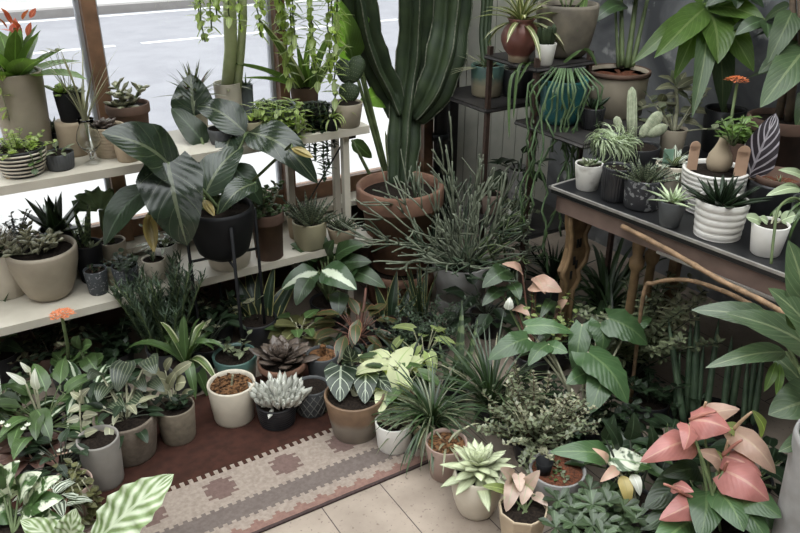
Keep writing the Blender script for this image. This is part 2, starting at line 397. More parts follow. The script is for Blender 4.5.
# ---- plant builders: lengths in photo pixels at the plant's own distance
def rosette(c, n, Ln, W, el=(20,80), bend=20, prof='lance', mat='mid', thick=0, fold=.2, inner=.45, jit=.15, nx=2, name='foliage', base=0, seg=5, off=(0,0), z=None, az=None, wave=0, rise=0):
    r = c.rnd; b = MB(); s = c.S; z0 = c.z0 if z is None else z
    for i in range(n):
        t = i/max(1,n-1)                             # 0 outer .. 1 inner
        a = i*137.5 + r.uniform(-15,15)
        if az: a = r.uniform(*az)
        e = el[0] + (el[1]-el[0])*t + r.uniform(-6,6)
        ll = Ln*s*(1-(1-inner)*t)*(1+r.uniform(-jit,jit))
        p = V((off[0]*s + base*s*cos(radians(a))*(1-t), off[1]*s + base*s*sin(radians(a))*(1-t), z0 + rise*s*t))
        ribbon(b, spine(p, a, e, ll, bend*(1-.6*t)+r.uniform(-5,5), seg), side_of(a), W*s*(1-(1-inner)*.6*t), prof, fold, nx, wave, 0, 3, thick*s, r)
    return b.build(name, L[mat], c.root)
def grass(c, n, Ln, W, el=(25,85), bend=60, mat='mid', base=4, name='foliage', fold=.3, off=(0,0), jit=.3, prof='strap', az=(0,360), z=None, rise=0, twist=0):
    r = c.rnd; b = MB(); s = c.S; z0 = c.z0 if z is None else z
    for i in range(n):
        a = r.uniform(*az); e = r.uniform(*el); q = base*s*r.random()
        p = V((off[0]*s+q*cos(radians(a)), off[1]*s+q*sin(radians(a)), z0+r.random()*rise*s))
        ribbon(b, spine(p, a, e, Ln*s*(1+r.uniform(-jit,jit)), bend*r.uniform(.5,1.4), 7, twist), side_of(a), W*s*r.uniform(.7,1.2), prof, fold, 2, rnd=r)
    return b.build(name, L[mat], c.root)
def petioled(c, n, pl, Ln, W, el=(30,85), bend=25, bel=(-30,20), bbend=40, prof='heart', mat='deep', stem=stemg, fold=.2, lobe=.2, sr=.9, base=5, off=(0,0), nx=4, wave=.05, az=(0,360), parts=False, jit=.25, name='foliage', partname='leaf', z=None, gold_=True):
    r = c.rnd; b = MB(); st = MB(); s = c.S; z0 = c.z0 if z is None else z
    for i in range(n):
        a = (az[0] + (i*137.5) % (az[1]-az[0])) + r.uniform(-12,12) if gold_ else r.uniform(*az)
        e = r.uniform(*el); q = base*s*r.random()
        p = V((off[0]*s+q*cos(radians(a)), off[1]*s+q*sin(radians(a)), z0-.004))
        sp = spine(p, a, e, pl*s*(1+r.uniform(-jit,jit)), bend, 5); tube(st, sp, [sr*s, sr*s*.9, sr*s*.8, sr*s*.75, sr*s*.7, sr*s*.6], 5)
        be = r.uniform(*bel); k = 1+r.uniform(-jit,jit); a2 = a + r.uniform(-35,35)
        m = MB() if parts else b
        ribbon(m, spine(sp[-1], a2, be, Ln*s*k, bbend*r.uniform(.6,1.3), 6), side_of(a2), W*s*k, prof, fold, nx, wave, lobe, 3, 0, r)
        if parts: m.build(partname, L[mat], c.root)
    if st.v: st.build('stem', stem, c.root)
    if not parts: return b.build(name, L[mat], c.root)
def bush(c, ns, H, lL, lW, nl, el=(35,90), bend=30, t0=.25, mat='mid', prof='lance', stem=stemb, sr=1.0, thick=0, lel=(0,50), lb=20, base=5, off=(0,0), az=(0,360), jit=.3, name='foliage', z=None, fold=.2, nx=2, seg=3, pair=1, rise=0, taper=.5):
    r = c.rnd; b = MB(); st = MB(); s = c.S; z0 = c.z0 if z is None else z
    for i in range(ns):
        a = (az[0] + (i*137.5) % max(1,(az[1]-az[0]))) + r.uniform(-20,20); e = r.uniform(*el); q = base*s*r.random()
        p = V((off[0]*s+q*cos(radians(a)), off[1]*s+q*sin(radians(a)), z0-.004+rise*s*r.random()))
        sp = spine(p, a, e, H*s*(1+r.uniform(-jit,jit)), bend*r.uniform(.4,1.5), 8)
        tube(st, sp, [sr*s*(1-taper*k/8) for k in range(9)], 5)
        for j in range(nl):
            t = t0 + (1-t0)*(j+.5*r.random())/nl; f = min(7.99, t*8); k = int(f)
            q0 = sp[k].lerp(sp[k+1], f-k)
            for w in range(pair):
                la = j*(137.5 if pair == 1 else 90) + w*360/pair + r.uniform(-20,20)
                ll = lL*s*r.uniform(.7,1.2)*(1-.25*t)
                ribbon(b, spine(q0, la, r.uniform(*lel), ll, lb, seg), side_of(la), lW*s*r.uniform(.8,1.15), prof, fold, nx, 0, 0, 3, thick*s, r)
    st.build('stem', stem, c.root)
    return b.build(name, L[mat], c.root)
def trail(c, starts, lens, lL, lW, nl, mat='light', prof='lance', stem=stemg, sr=.6, sway=.06, lel=(-60,30), thick=0, name='foliage', pair=1, out=10, up=15, nx=2, lb=15):
    """strands that rise over the rim at azimuth starts[i] and hang down by lens[i]"""
    r = c.rnd; b = MB(); st = MB(); s = c.S
    for a, ln in zip(starts, lens):
        ar = radians(a); p = V((cos(ar)*c.ri*.5, sin(ar)*c.ri*.5, c.z0)); e = V((cos(ar), sin(ar), 0))
        top = p + e*(c.ri*.35) + V((0,0,max(c.h-c.z0,0)+up*s*.5)); ov = V((cos(ar)*(c.r+out*s), sin(ar)*(c.r+out*s), c.h - 3*s))
        pts = [p, top, ov]
        n = max(4, int(ln/9)); cur = ov.copy()
        for i in range(n):
            cur = cur + V((r.uniform(-sway,sway)*ln*s/3, r.uniform(-sway,sway)*ln*s/3, -ln*s/n)); pts.append(cur.copy())
        tube(st, pts, sr*s, 5)
        m = len(pts)-1
        if nl:
            for j in range(int(nl*ln/50)+2):
                f = 1 + (m-1)*(j+r.random())/(int(nl*ln/50)+2); f = min(f, m-.01); k = int(f); q0 = pts[k].lerp(pts[k+1], f-k)
                for w in range(pair):
                    la = r.uniform(0,360) if pair == 1 else j*90+w*180
                    ribbon(b, spine(q0, la, r.uniform(*lel), lL*s*r.uniform(.7,1.2), lb, 3), side_of(la), lW*s*r.uniform(.8,1.2), prof, .15, nx, 0, 0, 3, thick*s, r)
    st.build('trailing_stem', stem, c.root)
    if b.v: return b.build(name, L[mat], c.root)
def colcactus(c, pts, rad, ribs=8, amp=.14, mat=cact, name='cactus_stem', spines=True, edge=None, n=None, parent=None):
    """ribbed column along local points; radii per point"""
    b = MB(); e = MB(); n = n or ribs*6
    k = len(pts); vs = []; x = None
    for i, p in enumerate(pts):
        d = (pts[min(i+1,k-1)] - pts[max(i-1,0)]).normalized()
        if x is None: x, y = frame_for(d)
        else: x = (x - d*x.dot(d)).normalized(); y = x.cross(d)
        for j in range(n):
            a = 2*pi*j/n; q = abs(cos(ribs*a/2)); rr = rad[i]*(1 - amp*2*(1-q**1.0))
            vs.append(p + (x*cos(a)+y*sin(a))*rr)
    fs = [(i*n+j, i*n+(j+1)%n, (i+1)*n+(j+1)%n, (i+1)*n+j) for i in range(k-1) for j in range(n)]
    fs += [tuple(range(n))[::-1], tuple(range((k-1)*n, k*n))]
    b.add(vs, fs); o = b.build(name, mat, parent or c.root)
    if edge:
        for m in range(ribs):
            e = MB(); tube(e, [pts[i] + (vs[i*n + m*n//ribs] - pts[i])*(1+.03*(i % 2)) for i in range(k)], [q*.03+.0005 for q in rad], 5); e.build('rib_edge', edge, o)
    return o
def pad(c, base, tip, w, th, mat, name='pad', dots=None, nrm=V((0,-1,.2)), parent=None):
    """flat oval cactus pad between two local points, with areole dots"""
    b = MB(); d = tip-base; ln = d.length; d.normalize(); s = d.cross(nrm).normalized(); q = s.cross(d)
    n = 16; k = 9; vs = []
    for i in range(k):
        t = i/(k-1); rr = max(.04, (1-(2*t-1)**2)**.5*(.8+.3*t)); 
        for j in range(n):
            a = 2*pi*j/n; vs.append(base + d*(ln*t) + s*(w/2*rr*cos(a)) + q*(th/2*rr*sin(a)))
    fs = [(i*n+j, i*n+(j+1)%n, (i+1)*n+(j+1)%n, (i+1)*n+j) for i in range(k-1) for j in range(n)]+[tuple(range(n))[::-1], tuple(range((k-1)*n,k*n))]
    b.add(vs, fs); o = b.build(name, mat, parent or c.root)
    if dots:
        e = MB()
        for i in range(1, 8):
            for j in range(-3, 4):
                t = i/8; rr = (1-(2*t-1)**2)**.5*(.8+.3*t); u = (j + .5*(i % 2))/3.6
                if abs(u) > .95: continue
                for sg in (1, -1):
                    p = base + d*(ln*t) + s*(w/2*rr*u) + q*(sg*th/2*rr*(1-u*u)**.5)
                    tube(e, [p, p+q*sg*w*.05], [w*.02, w*.006], 4)
        e.build('spine', dots, o)
    return o
def ball(mb, ctr, r, sq=1, n=12, k=8, ribs=0):
    vs = []
    for i in range(k+1):
        t = pi*i/k
        for j in range(n):
            a = 2*pi*j/n; rr = r*sin(t)*(1-.12*(1-abs(cos(ribs*a/2))) if ribs else 1) + r*.001
            vs.append(V(ctr) + V((rr*cos(a), rr*sin(a), -r*sq*cos(t))))
    mb.add(vs, [(i*n+j, i*n+(j+1)%n, (i+1)*n+(j+1)%n, (i+1)*n+j) for i in range(k) for j in range(n)])
def bigleaf(c, base, tip, W, mat, prof='ovate', arch=.12, up=None, fold=.12, lobe=0, wave=.04, nx=8, seg=12, name='leaf', wk=3, parent=None, roll=0):
    """one large leaf from local base to local tip, arching along its face normal"""
    d = tip-base; n = up or V((0,-.55,.8)); n = (n - d.normalized()*n.dot(d.normalized())).normalized()
    if roll: n = Matrix.Rotation(radians(roll), 3, d.normalized()) @ n
    pts = [base + d*t + n*(arch*d.length*sin(pi*t)) for t in [i/seg for i in range(seg+1)]]
    b = MB(); b.n = c.rnd.randrange(90)
    s = d.cross(n).normalized()
    ribbon(b, pts, s, W, prof, fold, nx, wave, lobe, wk, 0, c.rnd)
    return b.build(name, L[mat] if isinstance(mat, str) else mat, parent or c.root)
def stalk(c, pts, r, mat, name='stem', n=8, parent=None, bow=None):
    if len(pts) == 2:
        a, b_ = pts; m_ = (a+b_)/2 + (bow or V((0,0,0)))
        pts = [a*(1-t)**2 + m_*2*t*(1-t) + b_*t*t for t in [i/8 for i in range(9)]]
    b = MB(); tube(b, pts, r if not isinstance(r, tuple) else [r[0]+(r[1]-r[0])*i/(len(pts)-1) for i in range(len(pts))], n)
    return b.build(name, mat, parent or c.root)
# ---------------------------------------------------------------- the room
def sbox(name, a, b, m, parent=None):
    mb = MB(); box(mb, a, b); o = mb.build(name, m, parent, smooth=False)
    if not parent: struct(o)
    return o
def floor_mat():
    m, nt, b = newmat('pale_floor_boards')
    tc = N(nt, 'ShaderNodeTexCoord'); sx = N(nt, 'ShaderNodeSeparateXYZ'); nt.links.new(tc.outputs['Object'], sx.inputs[0])
    q = math(nt, 'DIVIDE', math(nt, 'ADD', sx.outputs[0], 8.4 - .762), .21); fr = math(nt, 'FRACT', q); idx = math(nt, 'FLOOR', q)
    wn = N(nt, 'ShaderNodeTexWhiteNoise', noise_dimensions='1D'); nt.links.new(idx, wn.inputs['W'])
    yy = math(nt, 'FRACT', math(nt, 'ADD', math(nt, 'DIVIDE', sx.outputs[1], 7.0), math(nt, 'MULTIPLY', wn.outputs[0], 5)))
    gap = math(nt, 'MAXIMUM', math(nt, 'LESS_THAN', fr, .016), math(nt, 'LESS_THAN', yy, .0005))
    c = mix(nt, ramp(nt, noise(nt, 7, 6), .35, .68), (.315, .255, .205), (.215, .17, .135))
    c = mix(nt, ramp(nt, noise(nt, 70, 3), .62, .70), c, (.16, .12, .095))
    c = mix(nt, math(nt, 'MULTIPLY', wn.outputs[0], .25), c, (.27, .22, .18))
    c = mix(nt, gap, c, (.05, .035, .03)); nt.links.new(c, b.inputs['Base Color']); b.inputs['Roughness'].default_value = .7
    return m
sbox('floor', (-3.2, -2.4, -.06), (2.95, 3.2, 0), floor_mat())
def plaster():
    m, nt, b = newmat('dark_mottled_plaster')
    c = mix(nt, ramp(nt, noise(nt, 2.6, 9, dist=.8), .36, .62), (.075, .078, .086), (.26, .265, .275))
    c = mix(nt, ramp(nt, noise(nt, 11, 6), .60, .72), c, (.42, .42, .41))
    nt.links.new(c, b.inputs['Base Color']); b.inputs['Roughness'].default_value = .85
    bp = N(nt, 'ShaderNodeBump'); bp.inputs['Strength'].default_value = .3; nt.links.new(noise(nt, 18, 6), bp.inputs['Height']); nt.links.new(bp.outputs[0], b.inputs['Normal'])
    return m
sbox('wall_right', (2.95, -2.4, 0), (3.1, 3.3, 2.7), plaster())
ceil = surf('ceiling_grey', (.16, .155, .15), (.13, .125, .12), .9, 4)
mb = MB(); SKY = (-1.6, -.9, 2.8, 3.05)                               # ceiling opening for an unseen roof light, added to light the plants from above
for a, b in (((-3.2, -2.4), (3.1, SKY[1])), ((-3.2, SKY[3]), (3.1, 3.3)), ((-3.2, SKY[1]), (SKY[0], SKY[3])), ((SKY[2], SKY[1]), (3.1, SKY[3]))):
    box(mb, (*a, 2.7), (*b, 2.8))
struct(mb.build('ceiling', ceil, smooth=False))
mb = MB()
for i in range(5):
    x = SKY[0] + (SKY[2]-SKY[0])*i/4; box(mb, (x-.02, SKY[1], 2.8), (x+.02, SKY[3], 2.86))
for y in (SKY[1], SKY[3]): box(mb, (SKY[0], y-.02, 2.8), (SKY[2], y+.02, 2.86))
skyf = struct(mb.build('window_4', paint, smooth=False))  # bars of the added overhead light opening, out of view
sbox('wall_back', (-3.2, -2.5, 0), (2.95, -2.4, 2.7), ceil)
mb = MB(); box(mb, (-3.3, -2.5, 0), (-3.2, 3.3, .9)); box(mb, (-3.3, -2.5, 2.45), (-3.2, 3.3, 2.7))
for y in (-2.45, -.5, 1.4, 3.25): box(mb, (-3.3, y-.05, .9), (-3.2, y+.05, 2.45))
struct(mb.build('wall_left', ceil, smooth=False))
panel = surf('brown_panelling', (.10, .06, .042), (.065, .04, .03), .65, 9)
sbox('wall_front', (-3.2, 3.2, 0), (2.2, 3.3, .40), panel)
sbox('wall_front_top', (-3.2, 3.2, 2.45), (2.95, 3.3, 2.7), ceil)
# pale vertical boards in the corner: grooved
bw = surf('pale_grey_green_boards', (.52, .51, .44), (.38, .375, .32), .75, 5, .3, .05)
mb = MB()
for i in range(8):
    x0 = 2.26 + i*.0863; box(mb, (x0, 3.185, 0), (x0+.081, 3.2, 2.45)); box(mb, (x0+.081, 3.195, 0), (x0+.0863, 3.2, 2.45))
box(mb, (2.2, 3.2, 0), (2.95, 3.3, 2.45))
struct(mb.build('wall_corner', bw, smooth=False))
# windows: timber posts with pale stops, bottom rails, glass
def glass_mat():
    m = bpy.data.materials.new('window_glass'); m.use_nodes = True; nt = m.node_tree; nt.nodes.remove(nt.nodes['Principled BSDF'])
    t = N(nt, 'ShaderNodeBsdfTransparent'); t.inputs[0].default_value = (.95, .97, .97, 1)
    g = N(nt, 'ShaderNodeBsdfGlossy'); g.inputs['Roughness'].default_value = .03
    lw = N(nt, 'ShaderNodeFresnel'); lw.inputs[0].default_value = 1.3
    ms = N(nt, 'ShaderNodeMixShader'); nt.links.new(lw.outputs[0], ms.inputs[0]); nt.links.new(t.outputs[0], ms.inputs[1]); nt.links.new(g.outputs[0], ms.inputs[2])
    nt.links.new(ms.outputs[0], nt.nodes['Material Output'].inputs[0]); return m
glass = glass_mat()
sbox('pane', (SKY[0], SKY[1], 2.835), (SKY[2], SKY[3], 2.84), glass, skyf)
stopm = surf('grey_painted_stop', (.40, .41, .44), (.34, .35, .38), .6, 10)
mull = surf('window_timber', (.24, .13, .075), (.14, .078, .046), .5, 16, .4, .1)
for i, (xa, xb) in enumerate(((-3.1, .565), (.617, 1.33), (1.375, 2.085))):
    mb = MB(); box(mb, (xa, 3.215, .40), (xb, 3.265, .475)); box(mb, (xa, 3.215, 2.38), (xb, 3.265, 2.45))
    wf = struct(mb.build('window_%d' % (i+1), mull, smooth=False))
    sbox('pane', (xa, 3.238, .475), (xb, 3.242, 2.38), glass, wf)
    s2 = MB(); box(s2, (xa, 3.22, .475), (xa+.014, 3.26, 2.38)); box(s2, (xb-.014, 3.22, .475), (xb, 3.26, 2.38)); s2.build('glazing_stop', stopm, wf, smooth=False)
for i, (xa, xb) in enumerate(((.565, .617), (1.33, 1.375), (2.085, 2.14))):
    sbox('trim_%d' % (i+1), (xa, 3.17, .40), (xb, 3.28, 2.45), mull)
sbox('trim_4', (-3.1, 3.09, .375), (2.085, 3.2, .40), paint)            # window sill
sbox('trim_5', (2.205, 3.12, 0), (2.255, 3.2, 2.45), darkmetal)
sbox('baseboard_front', (-3.1, 3.175, 0), (2.2, 3.2, .10), panel)
t = thing('drainpipe', 'black vertical pipe in the corner beside the window frame', 'pipe', (2.165, 3.14, 0), rz=0)
mb = MB(); lathe(mb, [(.036, 0), (.036, 2.69)], 20); mb.build('pipe', surf('black_gloss_paint', (.02, .022, .028), rough=.3, spec=.6), t)
for z in (.62, 1.5):
    mb = MB(); lathe(mb, [(.036, z-.02), (.044, z-.018), (.044, z+.018), (.036, z+.02)], 20); mb.build('collar', MATS['black_gloss_paint'], t)
# the street outside
asph = surf('pale_asphalt', (.19, .19, .205), (.165, .165, .18), .9, 3, .2)
pave = surf('pale_paving', (.33, .325, .32), (.29, .285, .28), .9, 2, .2)
linem = surf('road_paint', (.5, .5, .5), (.4, .4, .4), .8, 5)
sbox('street_road', (-30, 6.2, -.30), (50, 14.3, -.15), asph)
sbox('street_pavement_near', (-30, 3.3, -.30), (50, 6.2, -.06), pave)
sbox('street_pavement_far', (-30, 14.3, -.30), (50, 17.4, -.04), pave)
sbox('street_kerb', (-30, 14.05, -.3), (50, 14.3, -.02), surf('kerb_stone', (.19, .18, .175), (.16, .15, .145), .9, 3))
mb = MB()
for k in range(-12, 20): box(mb, (k*2.2 + .45, 10.95, -.15), (k*2.2 + 2.3, 11.07, -.146))
box(mb, (-30, 13.75, -.15), (50, 13.9, -.146)); struct(mb.build('street_marking', linem, smooth=False))
def brick():
    m, nt, b = newmat('pale_brick'); bt = N(nt, 'ShaderNodeTexBrick'); tc = N(nt, 'ShaderNodeTexCoord'); mp = N(nt, 'ShaderNodeMapping')
    mp.inputs['Rotation'].default_value = (pi/2, 0, 0); nt.links.new(tc.outputs['Object'], mp.inputs[0]); nt.links.new(mp.outputs[0], bt.inputs[0])
    bt.inputs['Scale'].default_value = 2.4; bt.inputs['Color1'].default_value = (.24, .20, .20, 1); bt.inputs['Color2'].default_value = (.28, .25, .25, 1); bt.inputs['Mortar'].default_value = (.17,.155,.16,1)
    nt.links.new(bt.outputs[0], b.inputs['Base Color']); b.inputs['Roughness'].default_value = .9; return m
sbox('street_wall', (-30, 17.4, -.3), (50, 17.8, 2.6), brick())
# ---------------------------------------------------------------- furniture
# white rack below the window: two long shelves, painted legs
rk = thing('plant_rack', 'long white painted two-shelf rack under the street window', 'rack', (.4, 2.97, 0), rz=0)
def rel(mb, o, name, m, smooth=False):
    ob = mb.build(name, m, o, smooth); ob.location = -V(o.location); return ob
for z, xb, yf in ((.85, 1.56, 2.79), (.35, 1.56, 2.76)):
    mb = MB(); box(mb, (-1.3, yf, z-.032), (xb, 3.15, z)); rel(mb, rk, 'shelf', paint)
for x, y in ((-1.2, 2.83), (1.46, 2.83), (-1.2, 3.06), (1.53, 3.06), (1.30, 3.06)):
    mb = MB(); box(mb, (x-.014, y-.014, 0), (x+.014, y+.014, .818)); rel(mb, rk, 'leg', paint)
mb = MB(); tube(mb, [V((1.50, 2.86, .815)), V((1.34, 3.04, .42))], .004, 6); tube(mb, [V((1.50, 2.86, .815)), V((1.56, 3.05, .5))], .004, 6); rel(mb, rk, 'brace', darkmetal)
mb = MB(); box(mb, (1.475, 2.84, .79), (1.52, 2.89, .818)); rel(mb, rk, 'bracket', darkmetal)
# staggered steel plant stand in the corner
st = thing('plant_stand', 'brown steel stand of staggered dark shelves in the corner', 'stand', (2.2, 2.5, 0), rz=0)
for x, y, za, zb in ((2.07, 2.35, 0, 1.15), (2.07, 2.65, 0, 1.15), (2.35, 2.35, 0, 1.15), (2.35, 2.65, 0, 1.15), (2.40, 2.16, 0, .88)):
    mb = MB(); box(mb, (x-.0095, y-.0095, za), (x+.0095, y+.0095, zb)); rel(mb, st, 'post', rust)
for (x0, y0, x1, y1, z) in ((2.055, 2.335, 2.365, 2.665, 1.115), (2.055, 2.64, 2.40, 3.04, .885), (2.055, 2.04, 2.52, 2.44, .885), (2.03, 2.335, 2.40, 2.76, .395)):
    mb = MB(); box(mb, (x0, y0, z-.008), (x1, y1, z)); rel(mb, st, 'shelf', darkmetal)
    mb = MB()
    for a, b in (((x0,y0),(x1,y0)), ((x1,y0),(x1,y1)), ((x1,y1),(x0,y1)), ((x0,y1),(x0,y0))):
        tube(mb, [V((*a, z-.012)), V((*b, z-.012))], .007, 4)
    rel(mb, st, 'shelf_rim', darkmetal)
# long black table on gilt iron legs
tb = thing('side_table', 'long black topped table on gilt iron legs by the dark wall', 'table', (2.4, 1.3, 0), rz=0)
topm = surf('black_table_top', (.012, .0125, .0135), (.02, .02, .021), .3, 6, .4)
mb = MB(); box(mb, (1.95, .2, .722), (2.79, 2.03, .75)); o = rel(mb, tb, 'tabletop', topm)
bv = o.modifiers.new('b', 'BEVEL'); bv.width = .003
strip = surf('worn_metal_strip', (.42, .40, .37), (.30, .28, .26), .4, 20, .5, 0, .5)
mb = MB(); box(mb, (1.944, .2, .742), (1.953, 2.034, .7515)); box(mb, (1.944, 2.026, .742), (2.79, 2.036, .7515)); rel(mb, tb, 'edge_strip', strip)
apm = surf('brown_apron', (.17, .115, .095), (.125, .085, .07), .6, 12)
mb = MB(); box(mb, (1.965, .2, .655), (1.985, 2.01, .722)); box(mb, (1.965, 1.99, .655), (2.79, 2.01, .722)); rel(mb, tb, 'apron', apm)
mb = MB(); box(mb, (1.957, .2, .652), (1.966, 1.55, .660)); rel(mb, tb, 'apron_moulding', strip)
def panel_leg(x0, y0):
    # ornate cast leg: a pierced baluster outline cut from plate, with a scrolled bracket
    prof = [(.0,.655),(.005,.60),(.018,.56),(.02,.50),(.01,.455),(.0,.43),(-.012,.41),(.0,.385),(.012,.36),(.012,.10),(-.03,.04),(-.04,0)]
    pr2 = [(.21,.655),(.18,.635),(.15,.60),(.11,.585),(.09,.55),(.10,.51),(.118,.48),(.11,.43),(.07,.40),(.085,.36),(.052,.32),(.05,.06),(.09,0)]
    mb = MB(); n = len(pr2)
    prof = prof + [prof[-1]]*(n-len(prof)) if len(prof) < n else prof
    vs = []
    for yy in (y0, y0+.03):
        for (a, z), (b, z2) in zip(prof, pr2):
            vs += [V((x0+a, yy, z)), V((x0+b, yy, z2))]
    m2 = 2*n; fs = []
    for i in range(n-1):
        q = 2*i
        fs += [(q, q+1, q+3, q+2), (m2+q, m2+q+2, m2+q+3, m2+q+1), (q, q+2, m2+q+2, m2+q), (q+1, m2+q+1, m2+q+3, q+3)]
    fs += [(0, m2, m2+1, 1), (m2-2, m2-1, 2*m2-1, 2*m2-2)]
    mb.add(vs, fs); lg = rel(mb, tb, 'leg', gold)
    o = MB(); tube(o, [V((x0+a-.004, y0-.004, z)) for a, z in prof], .011, 8); tube(o, [V((x0+b, y0-.004, z)) for b, z in pr2], .010, 8)
    ob = o.build('moulding', gold, lg)
    for dx, dz in ((.05,.50),(.066,.50),(.04,.43),(.056,.41),(.03,.37)):
        h = MB(); box(h, (x0+dx, y0-.004, dz), (x0+dx+.01, y0+.002, dz+.035)); h.build('piercing', black, lg)
panel_leg(1.99, 1.955)
for x, y in ((2.06, 1.69), (2.15, 1.69)):
    mb = MB(); lathe(mb, [(.022,0),(.026,.05),(.014,.08),(.018,.30),(.016,.50),(.026,.52),(.028,.545),(.018,.56),(.024,.60),(.026,.655)], 16)
    ob = mb.build('leg', gold, tb); ob.location = V((x, y, 0)) - V(tb.location)
for x, y in ((2.76, 1.97), (2.76, .3), (2.0, .3)):
    mb = MB(); box(mb, (x-.02, y-.02, 0), (x+.02, y+.02, .722)); rel(mb, tb, 'leg', gold)
tb.location = (2.4206, 1.3503, 0); tb.rotation_euler.z = radians(5.2)
# bent canes under the table
def cane(name, label, pts, r):
    o = thing(name, label, 'cane', (pts[-1].x, pts[-1].y, 0), rz=0)
    q = []
    for i in range(len(pts)-1):
        p0 = pts[max(i-1,0)]; p1 = pts[i]; p2 = pts[i+1]; p3 = pts[min(i+2,len(pts)-1)]
        for t in [k/8 for k in range(8)]:
            q.append(.5*((2*p1)+(p2-p0)*t+(2*p0-5*p1+4*p2-p3)*t*t+(3*p1-p0-3*p2+p3)*t**3))
    q.append(pts[-1]); mb = MB(); tube(mb, q, [r*(1+.08*sin(i*1.7)) for i in range(len(q))], 9)
    ob = mb.build('rod', twig, o); ob.location = -V(o.location)
    for i in range(5, len(q)-2, 7):
        k = MB(); tube(k, [q[i], q[i]+(q[i+1]-q[i])*.4], r*1.16, 8); ob = k.build('knot', twig, o); ob.location = -V(o.location)
pa = [onx(622, 226, 1.935), onx(668, 250, 1.935), onx(720, 280, 1.935), onx(768, 304, 1.935), onx(850, 351, 1.935), onx(960, 412, 1.935)]
pa += [V((1.93, pa[-1].y-.14, 0.0))]
cane('cane_rod', 'straight brown cane slanting down under the front edge of the black table', pa, .0085)
pb = [V((2.0, 1.60, 0)), onx(643, 298, 1.96), onx(655, 283, 1.955), onx(686, 280, 1.955), onx(718, 289, 1.955), onx(748, 303, 1.955), onx(800, 333, 1.955), onx(940, 420, 1.955)]
pb += [V((1.95, pb[-1].y-.1, 0))]
cane('cane_rod', 'arched brown cane below the straight slanting one under the table', pb, .0072)
# kilim rug: woven in stepped cells
rugm = [surf('rug_cream', (.29, .24, .20), (.225, .18, .152), .95, 80, .1, .4), surf('rug_grey', (.145, .118, .105), (.115, .092, .083), .95, 80, .1, .4),
        surf('rug_pink', (.215, .13, .105), (.17, .10, .085), .95, 80, .1, .4), surf('rug_dark_red', (.052, .022, .016), (.034, .016, .012), .95, 30, .1, .4),
        surf('rug_edge', (.05, .03, .028), (.035, .022, .02), .95, 80), surf('rug_brown', (.15, .10, .088), (.12, .08, .07), .95, 80, .1, .4)]
def rug():
    cx, cy = .0143, .0108; x0, y0 = -.33, 1.715; nx, ny = 107, 72
    me = bpy.data.meshes.new('kilim_rug'); vs = []; fs = []; mi = []
    for j in range(ny+1):
        for i in range(nx+1): vs.append((x0+i*cx, y0+j*cy, .007+.0006*sin(i*1.3)*sin(j*.9)))
    for j in range(ny):
        y = y0 + (j+.5)*cy
        for i in range(nx):
            x = x0 + (i+.5)*cx; fs.append((j*(nx+1)+i, j*(nx+1)+i+1, (j+1)*(nx+1)+i+1, (j+1)*(nx+1)+i)); m = 0
            ph = i % 5; st = (1, 2, 3, 2, 1)[ph]; tooth = i % 2
            if j == 0: m = 4
            elif j <= 1 + st: m = 2
            elif j == 7 or j == 14: m = 1 if tooth else 0
            elif 8 <= j <= 13: m = 1
            elif 15 <= j <= 28:
                k = round((x - .745)/.2245); a = abs(round((x - .745 - k*.2245)/cx)); b = abs(j - 22)
                if (a <= 1 and b <= 4) or (a <= 3 and b <= 1) or (a <= 2 and b <= 3) or (a == 3 and b == 3): m = 5
            elif j == 29 or j == 30: m = 3 if tooth else 0
            elif j > 30: m = 3
            mi.append(m)
    n = len(vs)
    edge = [i for i in range(nx+1)] + [(j+1)*(nx+1)-1 for j in range(1, ny+1)] + [ny*(nx+1)+i for i in range(nx-1, -1, -1)] + [j*(nx+1) for j in range(ny-1, 0, -1)]
    for e in edge: vs.append((vs[e][0], vs[e][1], .0005))
    for k in range(len(edge)): q = (k+1) % len(edge); fs.append((edge[k], n+k, n+q, edge[q])); mi.append(4)
    fs.append(tuple(n+k for k in range(len(edge)))[::-1]); mi.append(4)
    me.from_pydata(vs, [], fs)
    for m in rugm: me.materials.append(m)
    me.polygons.foreach_set('material_index', mi); me.update()
    o = bpy.data.objects.new('kilim_rug', me); C.objects.link(o)
    tag(o, 'cream and dark red flat-woven rug with stepped border lying on the pale floorboards', 'rug')
rug()
# ---------------------------------------------------------------- plants on the window rack
def riser(label, px, by, y, w, zs, m, name='wooden_riser', cat='riser'):
    P = ony(px, by, y); s = proj(P)[2]/FPX; r = w/2*s; h = P.z - zs
    t = thing(name, label, cat, (P.x, P.y + r*.8, zs)); mb = MB()
    lathe(mb, [(r*.9,0),(r,h*.1),(r,h*.9),(r*.97,h)], 28); mb.build('block', m, t); return P.z
U = .85
# back row
c = pot('potted_bromeliad', 'bromeliad with red bracts in tall taupe pot at the left end of upper rack shelf', 'potted plant', 23, 71, 153, 50, 42, U, taupe)
rosette(c, 20, 74, 22, (18, 72), 28, 'strap', 'fresh', nx=4, fold=.35, inner=.7)
b = MB(); b2 = MB(); r = c.rnd
for i in range(11):
    a = r.uniform(0, 360); p = lpx(c, 15 + r.uniform(-8, 8), 25 + r.uniform(-10, 12), r.uniform(-.05, .05)); ribbon(b, spine(p, a, r.uniform(20, 80), 15*c.S, 20, 4), side_of(a), 6*c.S, 'lance', .3, 2)
b.build('flower_bract', L['redfl'], c.root); stalk(c, [V((0,0,c.z0)), lpx(c, 15, 28)], 1.6*c.S, stemg, 'flower_stem')
for px, py, qx, qy in ((27, 36, 31, 22), (30, 18, 36, 8)):
    b = MB(); q0 = lpx(c, px, py, -.06); q1 = lpx(c, qx, qy, -.08); ribbon(b, [q0.lerp(q1, i/5) for i in range(6)], RT.copy() if False else V((1,0,0)), 6*c.S, 'lance', .3, 2); b.build('flower_bract', L['redfl'], c.root)
